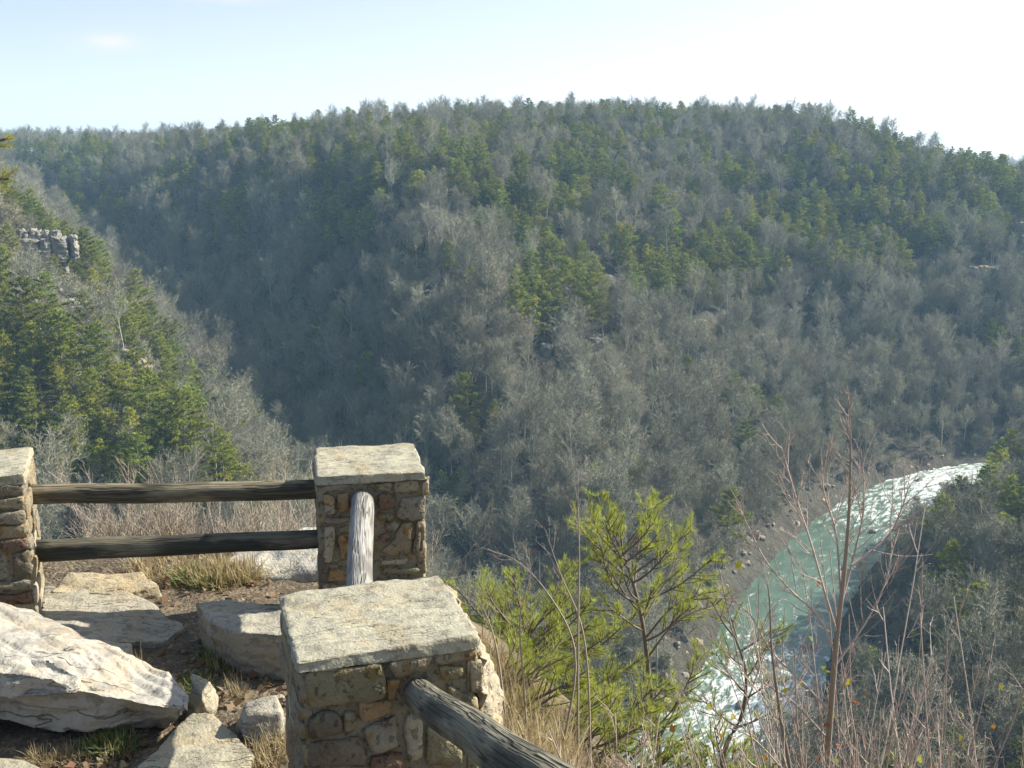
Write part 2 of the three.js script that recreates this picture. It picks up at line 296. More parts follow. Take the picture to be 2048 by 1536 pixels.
function pineTree(seed, H, { low = 0.3, wide = 1, flat = 1, tone = [0.245, 0.285, 0.04] } = {}) {
  const R = rng(seed), wood = new GB(), fine = new GB(), bark = [0.17, 0.14, 0.115];
  const tp = bend(R, new THREE.Vector3(0, -0.6, 0), new THREE.Vector3((R() - 0.5) * 0.1, 1, (R() - 0.5) * 0.1).normalize(), H * 0.98, 8, 0.03, 0.07), r0 = H * 0.012;
  wood.tube(tp, tp.map((_, k) => r0 * (1 - 0.9 * k / 8)), 6, bark);
  const n = 36;
  for (let b = 0; b < n; b++) {
    const t = low + (0.985 - low) * Math.pow((b + R()) / n, 0.85), o = along(tp, t), th = b * 2.39996 + R() * 0.7, el = 0.05 + 0.55 * t * t + (R() - 0.5) * 0.3, f = (t - low) / (1 - low);
    const len = H * 0.30 * wide * (0.55 + 0.6 * R()) * (f < 0.25 ? 0.55 + 1.8 * f : 1) * Math.pow(1.02 - f, 0.62), dir = new THREE.Vector3(Math.cos(th), Math.tan(el) * flat, Math.sin(th)).normalize(), bp = bend(R, o, dir, len, 4, 0.05, 0.22);
    wood.tube(bp, [0.05, 0.04, 0.032, 0.022, 0.012], 3, bark);
    const base = jit(R, tone, 0.5), yellow = R() * 0.25; base[0] *= 1 + yellow; base[1] *= 1 + yellow * 0.4;
    const m = Math.max(4, Math.round(len * 7.5));
    for (let k = 0; k < m; k++) {
      const q = along(bp, 0.3 + 0.7 * (k + R()) / m), s = new THREE.Vector3(R() - 0.5, (R() - 0.35) * 0.28 * flat, R() - 0.5).multiplyScalar(0.9 + 0.25 * len); s.multiplyScalar(R()); const c = q.clone().add(s);
      if (R() < 0.3) fine.tube([q, c], [0.014, 0.01], 3, bark, false);
      needles(R, fine, c, new THREE.Vector3(dir.x * 0.6, 0.55, dir.z * 0.6), 9, 0.52, 0.085, jit(R, base, 0.35));
    }
  }
  needles(R, fine, tp[8], UP3, 12, 0.5, 0.06, tone);
  return { trunk: wood.geo(), crown: fine.geo(), H };
}
const barks = [bareTree(101, 18), bareTree(102, 20, { spread: 0.8, fork: 0.5 }), bareTree(103, 15, { spread: 1.25, fork: 0.33 }), bareTree(104, 19, { spread: 0.95, fork: 0.45, pale: 1.25 }), bareTree(105, 13, { spread: 1.15, fork: 0.25, limbs: 15 }), bareTree(106, 22, { spread: 0.7, fork: 0.55, pale: 1.1 })];
const pines = [pineTree(201, 16), pineTree(202, 18, { low: 0.42 }), pineTree(203, 13, { wide: 1.25, low: 0.22, tone: [0.275, 0.305, 0.042] }), pineTree(204, 17, { low: 0.35, flat: 0.5, tone: [0.21, 0.27, 0.045] }), pineTree(205, 11, { wide: 1.15, low: 0.15, tone: [0.285, 0.315, 0.042] })];
const brush = [bareTree(301, 6, { spread: 1.5, fork: 0.12, limbs: 9 }), bareTree(302, 5, { spread: 1.6, fork: 0.08, limbs: 9 })];

// where they stand
function seen(x, y, d) { const n = Math.ceil(d / 5); for (let k = 4; k < n; k++) { const t = k / n; if (quick(x * t, d * t) > EYE + (y - EYE) * t) return false; } return true; }
const cs = Math.cos(THREE.MathUtils.degToRad(12)), sn = Math.sin(THREE.MathUtils.degToRad(12));
const inFrame = (x, y, d, m = 1) => { const yy = y - EYE, zc = d * cs - yy * sn, v = yy * cs + d * sn; return zc > 1 && Math.abs(x / zc) < 0.4853 * m && Math.abs(v / zc) < 0.364 * m; };
const stands = [], R0 = rng(7);
// bare rock shows here: nothing grows on it or close below it   [x, d, radius]
const bareRock = [[-108, 243, 13], [-97, 227, 9], [-84, 224, 9], [-69, 215, 8], [15, 375, 6], [43, 386, 4], [29, 330, 8], [11, 267, 7], [23, 281, 4], [59, 323, 4], [137, 398, 5], [153, 397, 6], [177, 396, 7], [203, 420, 6], [80, 350, 4]];
const onRock = (x, d) => bareRock.some(([rx, rd, r]) => { const l = Math.hypot(rx, rd), ux = rx / l, ud = rd / l, t = clamp((x - rx) * -ux + (d - rd) * -ud, -r * 0.5, r * 1.7); return Math.hypot(x - rx + ux * t, d - rd + ud * t) < r * 0.8; });
const pineShare = (x, d, y, p, side) => {
  const n = fbm(x / 38 + 11, 3, d / 38, 3), [rv, rs] = nearest(ravineLine, x, d);
  if (side < 0) return p < 45 ? 0.2 + n : 0.3 + n;                                          // our bank
  if (rs > 0 && x < 0 && d < 300) return y > -58 ? 0.9 + 1.8 * n : 0.16 + 0.9 * n;         // the spur beside the ravine
  const wall = rs < 0 && rv < 95 && y < -8;                                                   // shaded wall of the ravine
  if (rs > 0) return y > -18 ? 0.62 + 1.4 * n : 0.10 + n;
  if (wall && x < 0) return y > -38 ? 0.3 + 2.2 * n : 0.04 + 0.4 * n;
  if (y > -6) return 0.52 + 2.6 * n;
  if (y > -47 + 10 * n) return 0.85 + 2.6 * n;
  return -0.03 + 0.35 * n;
};
for (let d = 24; d < 760; d += d < 420 ? 4.0 : 5.2) for (let x = -0.66 * d - 20; x < 0.66 * d + 30; x += d < 420 ? 4.0 : 5.2) {
  const X = x + (R0() - 0.5) * 4.2, D = d + (R0() - 0.5) * 4.2, a = R0(), b = R0(), c = R0(), e = R0();
  const [p, side] = nearest(riverLine, X, D); if (p < 13 + 3 * a || (side < 0 && X > 96 && p < 30) || (side < 0 && p < 24 && e < 0.6)) continue;
  const y = quick(X, D); if (side < 0 && rimDistance(X, D) < 24) continue;
  if (onRock(X, D) && a < 0.93) continue;
  const slope = Math.hypot(quick(X + 2, D) - quick(X - 2, D), quick(X, D + 2) - quick(X, D - 2)) / 4;
  if (slope > 1.15 && a < 0.7) continue;
  const pine = b < pineShare(X, D, y, p, side);
  if (!pine && a < 0.28) continue;
  const v = Math.floor(c * (pine ? pines : barks).length), s = (0.5 + 0.54 * e) * (y > -6 ? 0.78 : 1) * (p < 26 ? (side < 0 ? 0.62 : 0.85) : 1), T = (pine ? pines : barks)[v];
  if (!inFrame(X, y + 0.7 * T.H * s, D, 1.25) || !seen(X, y + T.H * s + 1, D)) continue;
  stands.push({ x: X, y, d: D, pine, v, s, rot: a * 6.28, tint: 0.62 + 0.66 * R0(), size: T.H * s / D, side, p });
}
const thicket = [];
for (let d = 24; d < 520; d += 5.2) for (let x = -0.62 * d - 10; x < 0.62 * d + 10; x += 5.2) {
  const X = x + (R0() - 0.5) * 5, D = d + (R0() - 0.5) * 5, a = R0(), y = quick(X, D), [p, side] = nearest(riverLine, X, D);
  if (p < 12.8 || a < 0.2 || (side < 0 && rimDistance(X, D) < 14) || !inFrame(X, y + 2, D, 1.1) || !seen(X, y + 6, D)) continue;
  thicket.push({ x: X, y, d: D, v: a < 0.62 ? 0 : 1, s: 0.6 + 0.7 * R0(), rot: a * 40, tint: 0.8 + 0.5 * R0() });
}
const chosen = new Set();
for (const pine of [true, false]) stands.filter((t) => t.pine === pine && inFrame(t.x, t.y + 6, t.d, 1)).sort((a, b) => b.size - a.size).slice(0, 290).forEach((t) => chosen.add(t));
const tints = (mat) => [0.7, 0.9, 1.08, 1.26].map((k) => { const m = mat.clone(); m.color.setRGB(k, k, k); return m; }), tinted = tints(crownMat), tintedLeaf = tints(leafMat);
const spot = (x, y, d) => { const yy = y - EYE, zc = d * cs - yy * sn; return [x / zc, (yy * cs + d * sn) / zc]; };
const landmarks = [['the overhanging outcrop', -108, -18, 243], ['the dark spur ledge', -97, -30, 227], ['the broken spur ledge', -84, -41, 224], ['the pale spur foot rock', -69, -54, 215], ['the white hilltop ledge', 15, -15, 374], ['the long pale ledge', 29, -36, 330], ['the broad grey cliff', 11, -48, 267], ['the pale hillside rock', 57, -49, 321], ['the hazy cliff band', 153, -38, 398], ['the tallest white tree', -29, -44, 282], ['the round crowned tree', -28, -60, 256], ['the thin riverside pine', 44, -74, 209], ['the white rapids', 140, -87, 296], ['the bend of green water', 70, -87, 215], ['the corner pillar', -0.78, 0.8, 5.5], ['the largest pillar', -0.45, 0.8, 3.5], ['the two log rails', -1.85, 0.55, 5.45], ['the tall sapling top', 1.97, 1.0, 6], ['the bushy young pine', 0.15, -1.1, 8], ['the shadowed near bank', 96, -83, 214], ['the spur tip', -57, -60, 290], ['the dark ravine mouth', -40, -70, 270]].map(([n, x, y, d]) => [n, ...spot(x, y, d)]);
function treeLabel(t) { // which one: its size and where it stands from the closest landmark
  const T = (t.pine ? pines : barks)[t.v], [u, v] = spot(t.x, t.y + 0.55 * T.H * t.s, t.d); let best = 9, L = null; for (const l of landmarks) { const q = Math.hypot(u - l[1], v - l[2]); if (q < best) { best = q; L = l; } }
  const a = Math.atan2(v - L[2], u - L[1]) / Math.PI * 4, way = ['right of', 'above and right of', 'above', 'above and left of', 'left of', 'below and left of', 'below', 'below and right of'][(Math.round(a) + 8) % 8], h = T.H * t.s;
  const size = h > 14.5 ? 'tall' : h < 10.5 ? 'small' : 'medium', far = best < 0.03 ? 'just' : best < 0.065 ? 'a little' : 'well';
  return [`${size} ${t.pine ? 'green pine' : 'leafless grey tree'} ${far} ${way} ${L[0]}`, `${t.pine ? 'pines' : 'leafless trees'} around ${L[0]}`];
}
const mtx = new THREE.Matrix4(), qt = new THREE.Quaternion(), tmp = new THREE.Color();
function place(list, kinds, holder) {
  kinds.forEach((T, v) => {
    const L = list.filter((t) => t.v === v); if (!L.length) return;
    const im = new THREE.InstancedMesh(mergeGeometries([T.trunk, T.crown], true), [crownMat, kinds === pines ? leafMat : crownMat], L.length); im.name = 'tree_mass';
    L.forEach((t, i) => { im.setMatrixAt(i, mtx.compose(V(t.x, t.y, t.d), qt.setFromAxisAngle(UP3, t.rot), new THREE.Vector3(t.s, t.s, t.s))); im.setColorAt(i, tmp.setRGB(t.tint * (0.96 + 0.12 * ((t.rot * 13) % 1)), t.tint, t.tint * (0.9 + 0.16 * ((t.rot * 29) % 1)))); });
    holder.add(im);
  });
}
for (const [pine, name, label] of [[true, 'pine_forest', 'green pine woods spread over the far hillside'], [false, 'leafless_forest', 'grey leafless woods covering the canyon slopes']]) {
  const h = new THREE.Group(); place(stands.filter((t) => t.pine === pine && !chosen.has(t)), pine ? pines : barks, h); add(h, name, label, 'forest', null, 'stuff');
}
{ const h = new THREE.Group(); place(thicket, brush, h); add(h, 'undergrowth', 'low leafless brush beneath the trees', 'undergrowth', null, 'stuff'); }
function oneTree(t, name, label, category, group) {
  const T = (t.pine ? pines : barks)[t.v], g = new THREE.Group(), k = Math.floor(t.rot * 7) % 4;
  part(g, 'trunk', T.trunk, tinted[k]); part(g, 'crown', T.crown, (t.pine ? tintedLeaf : tinted)[k]);
  g.position.copy(V(t.x, t.y, t.d)); g.rotation.y = t.rot; g.scale.setScalar(t.s);
  return add(g, name, label, category, group);
}
for (const t of chosen) { const [l, gr] = treeLabel(t); oneTree(t, t.pine ? 'pine_tree' : 'leafless_tree', l, 'tree', gr); }
console.log('trees', stands.length, 'single', chosen.size, 'thicket', thicket.length);

// ---------------------------------------------------------------- surfaces of the overlook
const stoneTex = (() => { const a = tileNoise(31), b = tileNoise(32), c = tileNoise(33); return makeTex(1024, 1024, (u, v) => {
  const n = tfbm(a, u, v, 5, 5, 6), m = tfbm(b, u, v, 60, 60, 3), l = tfbm(c, u, v, 9, 9, 5), st = sstep(0.56, 0.7, l), li = sstep(0.6, 0.68, tfbm(a, v, u, 26, 26, 3));
  let k = 0.80 + 0.45 * (n - 0.5) + 0.35 * (m - 0.5); let r = k * 0.98, g = k * 0.95, bl = k * 0.9;
  r = lerp(r, r * 0.92, st); g = lerp(g, g * 0.74, st); bl = lerp(bl, bl * 0.5, st); const d = 1 - 0.45 * li; return [r * d, g * d, bl * d, 0.35 * n + 0.45 * m + 0.2 * (1 - li)]; }); })();
const slabTex = (() => { const a = tileNoise(41), b = tileNoise(42), c = tileNoise(43); return makeTex(1024, 1024, (u, v) => { // pale weathered sandstone with bedding cracks and lichen
  const n = tfbm(a, u, v, 4, 4, 6), m = tfbm(b, u, v, 70, 70, 3), cr = Math.abs(tfbm(c, u, v + 0.12 * n, 3, 14, 4) - 0.5), ck = sstep(0.02, 0.0, cr) * sstep(0.4, 0.6, tfbm(b, v, u, 5, 5, 3)), li = sstep(0.55, 0.66, tfbm(c, v, u, 18, 18, 4)), wa = sstep(0.55, 0.72, tfbm(a, v, u, 6, 6, 4));
  let k = 0.74 + 0.35 * (n - 0.5) + 0.25 * (m - 0.5); k *= 1 - 0.55 * ck; k *= 1 - 0.28 * li; return [k, k * (0.965 - 0.07 * wa), k * (0.90 - 0.16 * wa), clamp(0.5 * n + 0.4 * m + 0.1 - 0.5 * ck, 0, 1)]; }); })();
const rockMat = (r, g, b, tex = stoneTex, bump = 0.012) => new THREE.MeshStandardMaterial({ map: tex.map, bumpMap: tex.bump, bumpScale: bump, color: new THREE.Color(r, g, b), roughness: 0.95 });
const mortarMat = rockMat(0.24, 0.215, 0.155, stoneTex, 0.01), capMat = rockMat(0.42, 0.405, 0.325, slabTex, 0.007);
const stoneMats = { tan: rockMat(0.29, 0.245, 0.165), grey: rockMat(0.27, 0.245, 0.19), pale: rockMat(0.40, 0.36, 0.27), orange: rockMat(0.33, 0.23, 0.12), red: rockMat(0.19, 0.125, 0.09), dark: rockMat(0.17, 0.145, 0.105), olive: rockMat(0.25, 0.225, 0.14), white: rockMat(0.52, 0.49, 0.43) };
const tones = ['tan', 'grey', 'tan', 'olive', 'pale', 'dark', 'olive', 'grey', 'tan', 'tan', 'pale', 'olive', 'orange'];

// one face stone: uneven outline, worn edge, slightly domed front; lies in local x/y and sticks out along z
function stoneGeo(poly, seed, thick = 0.05, bulge = 0.01) {
  const R = rng(seed), ring = []; let cx = 0, cy = 0; for (const q of poly) { cx += q[0] / poly.length; cy += q[1] / poly.length; }
  for (let k = 0; k < poly.length; k++) { const a = poly[k], b = poly[(k + 1) % poly.length], n = Math.max(2, Math.round(Math.hypot(b[0] - a[0], b[1] - a[1]) / 0.035)); for (let t = 0; t < n; t++) { const f = t / n, j = t ? 0.005 : 0.002; let x = lerp(a[0], b[0], f) + (R() - 0.5) * j * 2, y = lerp(a[1], b[1], f) + (R() - 0.5) * j * 2; if (!t) { x = lerp(x, cx, 0.06); y = lerp(y, cy, 0.06); } ring.push([x, y]); } }
  const N = ring.length, p = [], idx = [], tx = (R() - 0.5) * 0.12, ty = (R() - 0.5) * 0.12;
  const rings = [[1, -thick], [1, -0.008], [0.94, 0.003], [0.62, bulge * 0.8], [0.3, bulge]];
  for (const [s, z] of rings) for (const q of ring) { const x = cx + (q[0] - cx) * s, y = cy + (q[1] - cy) * s; p.push(x, y, z + (z > -thick ? (x - cx) * tx + (y - cy) * ty + 0.012 * fbm(x * 16 + seed, y * 16, seed * 0.3, 3) : 0)); }
  const c = p.length / 3; p.push(cx, cy, bulge);
  for (let r = 0; r < rings.length - 1; r++) for (let k = 0; k < N; k++) { const a = r * N + k, b = r * N + (k + 1) % N; idx.push(a, b, a + N, b, b + N, a + N); }
  for (let k = 0; k < N; k++) idx.push((rings.length - 1) * N + k, (rings.length - 1) * N + (k + 1) % N, c);
  let area = 0; for (let k = 0; k < N; k++) { const a = ring[k], b = ring[(k + 1) % N]; area += a[0] * b[1] - a[1] * b[0]; }
  if (area < 0) for (let k = 0; k < idx.length; k += 3) [idx[k + 1], idx[k + 2]] = [idx[k + 2], idx[k + 1]];
  const g = new THREE.BufferGeometry(); g.setAttribute('position', new THREE.Float32BufferAttribute(p, 3)); g.setIndex(idx); g.computeVertexNormals(); return boxUV(g, 0.6, seed * 0.173);
}
function courses(R, w, y0, y1, gap = 0.012) { // a random stone face
  const out = []; let y = y1;
  while (y > y0 + 0.04) { let h = 0.08 + 0.13 * R(); if (y - h < y0 + 0.05) h = y - y0; let x = -w / 2; while (x < w / 2 - 0.03) { let l = 0.11 + 0.22 * R(); if (x + l > w / 2 - 0.07) l = w / 2 - x; const j = () => (R() - 0.5) * 0.018; const split = h > 0.13 && R() < 0.4 ? 0.5 + j() * 3 : 0;
    const box = (a, b) => out.push([[x + gap / 2 + j() * 0.4, b - gap / 2 + j()], [x + l * 0.5, b - gap / 2 + j()], [x + l - gap / 2 + j() * 0.4, b - gap / 2 + j()], [x + l - gap / 2 + j() * 0.4, a + gap / 2 + j()], [x + gap / 2 + j() * 0.4, a + gap / 2 + j()]]);
    if (split) { box(y - h * split, y); box(y - h, y - h * split); } else box(y - h, y); x += l; } y -= h; }
  return out;
}
function pillar(name, label, cx, cd, turn, w, dep, base, front, frontTones, seed) {
  const R = rng(seed), g = new THREE.Group(); g.position.copy(V(cx, 0, cd)); g.rotation.y = THREE.MathUtils.degToRad(turn);
  const top = 0.825, core = new THREE.BoxGeometry(w - 0.034, top - base, dep - 0.034, 12, 16, 12), P = core.attributes.position;
  for (let i = 0; i < P.count; i++) { const x = P.getX(i), y = P.getY(i), z = P.getZ(i), k = 0.007 * fbm(x * 14 + seed, y * 14, z * 14, 3); P.setXYZ(i, x * (1 + k), y, z * (1 + k)); }
  core.translate(0, (top + base) / 2, 0); core.computeVertexNormals(); part(g, 'mortar_core', boxUV(core, 0.5), mortarMat);
  const cap = rockGeo([-1, 1].flatMap((a) => [-1, 1].flatMap((b) => [V(a * (w / 2 + 0.006 - 0.02 * R()), 0.868 + 0.008 * R(), b * (dep / 2 + 0.006 - 0.02 * R())), V(a * (w / 2 + 0.006), top - 0.012 + 0.012 * R(), b * (dep / 2 + 0.006)), V(a * (w / 2 + 0.004), 0.862, b * (dep / 2 + 0.004))])), { edge: 0.018, wear: 2, amp: 0.012, freq: 8, seed, uv: 0.55 });
  part(g, 'capstone', cap, capMat);
  const faces = [[0, w, dep, front], [Math.PI / 2, dep, w, null], [Math.PI, w, dep, null], [-Math.PI / 2, dep, w, null]];
  for (const [ang, fw, off, given] of faces) {
    let list = given ? given.map((q, i) => [q.map(([u, y]) => [u, Math.min(y, top - 0.004)]), frontTones[i % frontTones.length]]) : [];
    const low = given ? Math.min(...given.flat().map((q) => q[1])) - 0.01 : top - 0.005;
    list = list.concat(courses(R, fw - 0.012, base, low).map((q) => [q, tones[Math.floor(R() * tones.length)]]));
    list.forEach(([q, tone], i) => {
      const out = 0.001 + 0.011 * R(), m = part(g, 'stone', stoneGeo(q, seed * 100 + i + Math.round(ang * 10), 0.04, 0.004 + 0.006 * R()), stoneMats[tone]);
      m.rotation.y = ang; m.position.set(Math.sin(ang) * (off / 2 - 0.01 + out), 0, Math.cos(ang) * (off / 2 - 0.01 + out));
    });
  }
  return add(g, name, label, 'stone pillar');
}
const nearFront = [[[-0.289,0.842],[-0.023,0.824],[-0.019,0.69],[-0.281,0.694]],[[-0.004,0.829],[0.083,0.848],[0.152,0.857],[0.128,0.776],[0.043,0.757],[0.002,0.772]],[[0.141,0.859],[0.304,0.867],[0.3,0.782],[0.166,0.782],[0.136,0.799]],[[0.162,0.774],[0.252,0.764],[0.244,0.716],[0.173,0.723]],[[0.272,0.774],[0.32,0.77],[0.319,0.654],[0.275,0.653]],[[-0.257,0.67],[-0.213,0.678],[-0.17,0.647],[-0.168,0.582],[-0.275,0.577],[-0.276,0.641]],[[-0.158,0.661],[-0.118,0.654],[-0.127,0.582],[-0.161,0.576]],[[-0.097,0.593],[0.017,0.622],[0.021,0.506],[-0.062,0.488],[-0.091,0.543]],[[0.052,0.616],[0.109,0.59],[0.106,0.439],[0.059,0.431],[0.038,0.536]],[[0.116,0.572],[0.249,0.455],[0.249,0.386],[0.114,0.412]],[[-0.279,0.569],[-0.105,0.562],[-0.086,0.446],[-0.293,0.486]],[[-0.078,0.482],[0.037,0.477],[0.043,0.37],[-0.08,0.394]],[[-0.014,0.758],[0.035,0.75],[0.011,0.681],[-0.012,0.676]],[[0.189,0.709],[0.275,0.645],[0.314,0.57],[0.203,0.615]],[[-0.116,0.694],[0.003,0.678],[0.002,0.633],[-0.104,0.611]]];
const cornerFront = [[[-0.247,0.881],[-0.14,0.881],[-0.142,0.827],[-0.246,0.828]],[[-0.135,0.88],[-0.063,0.879],[-0.067,0.825],[-0.137,0.827]],[[-0.011,0.889],[0.09,0.886],[0.086,0.824],[-0.018,0.822]],[[0.113,0.882],[0.307,0.88],[0.295,0.836],[0.112,0.836]],[[-0.249,0.817],[-0.183,0.821],[-0.096,0.813],[-0.143,0.781],[-0.245,0.782]],[[0.117,0.814],[0.248,0.817],[0.241,0.746],[0.115,0.754]],[[-0.008,0.811],[0.111,0.809],[0.1,0.766],[0.006,0.78]],[[0.266,0.805],[0.303,0.814],[0.294,0.732],[0.265,0.728]],[[-0.246,0.771],[-0.19,0.751],[-0.183,0.658],[-0.219,0.655],[-0.244,0.673]],[[-0.174,0.767],[-0.113,0.774],[-0.116,0.681],[-0.167,0.668]],[[0.032,0.748],[0.074,0.762],[0.12,0.743],[0.119,0.677],[0.076,0.658],[0.03,0.672]],[[0.157,0.73],[0.283,0.727],[0.273,0.6],[0.149,0.603],[0.118,0.638]],[[-0.246,0.64],[-0.112,0.64],[-0.113,0.61],[-0.247,0.613]],[[-0.247,0.591],[-0.191,0.593],[-0.191,0.521],[-0.213,0.401],[-0.254,0.399]],[[-0.176,0.581],[-0.113,0.593],[-0.114,0.56],[-0.171,0.564]],[[-0.177,0.542],[-0.12,0.549],[-0.124,0.4],[-0.171,0.409]],[[0.024,0.65],[0.112,0.639],[0.106,0.606],[0.028,0.617]],[[0.064,0.598],[0.148,0.598],[0.126,0.549],[0.068,0.556]],[[0.031,0.522],[0.068,0.539],[0.099,0.518],[0.088,0.49],[0.035,0.494]],[[0.154,0.592],[0.217,0.593],[0.192,0.416],[0.091,0.406],[0.039,0.438],[0.109,0.5]],[[0.228,0.587],[0.254,0.585],[0.24,0.412],[0.205,0.403]],[[0.038,0.388],[0.186,0.388],[0.18,0.36],[0.037,0.36]],[[-0.23,0.358],[-0.178,0.365],[-0.122,0.327],[-0.128,0.294],[-0.242,0.297]],[[0.047,0.342],[0.239,0.333],[0.244,0.298],[0.046,0.308]]];
const nearPillar = pillar('stone_pillar', 'largest stone pillar with flat pale top, beside the big boulder', -0.49, 3.505, 18, 0.61, 0.57, -0.4, nearFront, ['olive', 'tan', 'tan', 'olive', 'tan', 'dark', 'grey', 'grey', 'pale', 'olive', 'dark', 'red', 'orange', 'olive', 'orange'], 1);
const cornerPillar = pillar('stone_pillar', 'stone pillar at the fence corner, where three log rails meet', -0.78, 5.495, 11, 0.56, 0.56, -0.35, cornerFront, ['orange', 'orange', 'tan', 'tan', 'grey', 'tan', 'olive', 'pale', 'pale', 'orange', 'red', 'grey', 'grey', 'pale', 'olive', 'orange', 'olive', 'grey', 'red', 'tan', 'dark', 'pale', 'orange', 'olive'], 2);
const edgePillar = pillar('stone_pillar', 'stone pillar cut off by the picture edge, sunlit on one side', -2.88, 5.38, 20, 0.58, 0.58, -0.3, courses(rng(77), 0.57, -0.28, 0.82), ['red', 'grey', 'dark', 'tan', 'red', 'grey'], 3);
{ // rough rubble against the sunny side of the near pillar
  const q = [[0.30, 0.86, 0.27], [0.33, 0.84, -0.27], [0.30, 0.85, 0.0], [0.40, 0.74, -0.27], [0.44, 0.62, -0.12], [0.46, 0.5, 0.08], [0.37, 0.66, 0.22], [0.40, 0.4, 0.25], [0.47, 0.1, 0.2], [0.48, 0.1, -0.25], [0.3, -0.3, 0.27], [0.3, -0.3, -0.27], [0.44, -0.3, 0]].map(([x, y, z]) => new THREE.Vector3(x, y, z));
  part(nearPillar, 'rubble_facing', rockGeo(q, { edge: 0.028, wear: 2, amp: 0.05, freq: 6, strata: 0.025, bed: 0.12, seed: 5, uv: 0.6 }), stoneMats.pale);
}

// ---------------------------------------------------------------- log rails
const woodTex = (dark, light, seed, stain) => { const a = tileNoise(seed), b = tileNoise(seed + 1), c = tileNoise(seed + 2); return makeTex(512, 1024, (u, v) => {
  const g = tfbm(a, u, v, 48, 4, 4), f = tfbm(b, u, v, 110, 10, 2), p = tfbm(c, u, v, 4, 3, 5), ck = sstep(0.075, 0.0, Math.abs(tfbm(c, u, v, 14, 2, 3) - 0.5)) * sstep(0.5, 0.62, tfbm(a, v, u, 3, 5, 3)), s = sstep(0.5 - stain * 0.25, 0.72 - stain * 0.2, p);
  const k = 0.8 + 0.6 * (g - 0.5) + 0.5 * (f - 0.5); return [0, 1, 2].map((i) => lerp(light[i], dark[i], s) * k * (1 - 0.6 * ck)).concat([clamp(0.5 * g + 0.35 * f + 0.15 - 0.8 * ck, 0, 1)]); }); };
const woods = [woodTex([0.10, 0.085, 0.055], [0.28, 0.235, 0.145], 51, 0.45), woodTex([0.05, 0.048, 0.036], [0.19, 0.17, 0.115], 61, 0.7), woodTex([0.19, 0.18, 0.165], [0.34, 0.325, 0.295], 71, 0.25), woodTex([0.08, 0.075, 0.05], [0.21, 0.19, 0.13], 81, 0.55)].map((t) => new THREE.MeshStandardMaterial({ map: t.map, bumpMap: t.bump, bumpScale: 0.012, roughness: 0.92 }));
function logRail(name, label, a, b, r0, r1, mat, seed, sag = 0.01) {
  const n = 44, sides = 22, g = new GB(), ax = b.clone().sub(a), L = ax.length(), t = ax.clone().normalize(), u = new THREE.Vector3().crossVectors(t, UP3).normalize(), w = new THREE.Vector3().crossVectors(u, t);
  for (let k = 0; k <= n; k++) {
    const f = k / n, e = Math.min(f, 1 - f) * L, round = e < 0.035 ? Math.sqrt(clamp(1 - ((0.035 - e) / 0.035) ** 2 * 0.85, 0.02, 1)) : 1, c = a.clone().addScaledVector(ax, f); c.y -= sag * 4 * f * (1 - f); c.addScaledVector(u, 0.012 * N3(f * 3 + seed, 1, 2)).addScaledVector(w, 0.012 * N3(f * 3 + seed, 7, 2));
    const r = lerp(r0, r1, f) * (1 + 0.05 * N3(f * L * 2.2, seed, 3)) * round;
    for (let s = 0; s <= sides; s++) { const th = s / sides * 2 * Math.PI, rr = r * (1 + 0.035 * fbm(Math.cos(th) * 3 + seed, Math.sin(th) * 3, f * L * 1.2, 3)), x = Math.cos(th), y = Math.sin(th), d = u.clone().multiplyScalar(x).addScaledVector(w, y); g.v(c.x + d.x * rr, c.y + d.y * rr, c.z + d.z * rr, d.x, d.y, d.z, [1, 1, 1], s / sides, f * L / 0.9 + seed * 0.3); if (k < n && s < sides) { const i = k * (sides + 1) + s; g.i.push(i, i + sides + 1, i + 1, i + 1, i + sides + 1, i + sides + 2); } }
  }
  for (const [k, sg] of [[0, -1], [n, 1]]) { const c = k ? b : a, id = g.v(c.x, c.y, c.z, t.x * sg, t.y * sg, t.z * sg, [1, 1, 1], 0.5, 0.5), o = k * (sides + 1); for (let s = 0; s < sides; s++) g.i.push(...(sg < 0 ? [o + s, o + s + 1, id] : [o + s + 1, o + s, id])); }
  const q = g.geo(); q.computeVertexNormals(); q.deleteAttribute('color'); // sides wind outward below
  return add(new THREE.Mesh(q, mat), name, label, 'log rail');
}
logRail('log_rail', 'upper of two horizontal log rails between the edge pillar and corner pillar', V(-2.72, 0.675, 5.46), V(-0.94, 0.712, 5.46), 0.056, 0.053, woods[0], 1, 0.004);
logRail('log_rail', 'lower of two horizontal log rails between the edge pillar and corner pillar', V(-2.72, 0.35, 5.47), V(-0.94, 0.435, 5.46), 0.063, 0.05, woods[1], 2, 0.004);
logRail('log_rail', 'silvery weathered log rail running from the corner pillar towards the largest pillar', V(-0.79, 0.735, 5.32), V(-0.58, 0.62, 3.68), 0.058, 0.058, woods[2], 3, 0.0);
logRail('log_rail', 'dark log rail slanting out of the picture in front of the largest pillar', V(-0.345, 0.64, 3.38), V(0.24, 1.58, 1.1), 0.053, 0.055, woods[3], 4, 0.0);

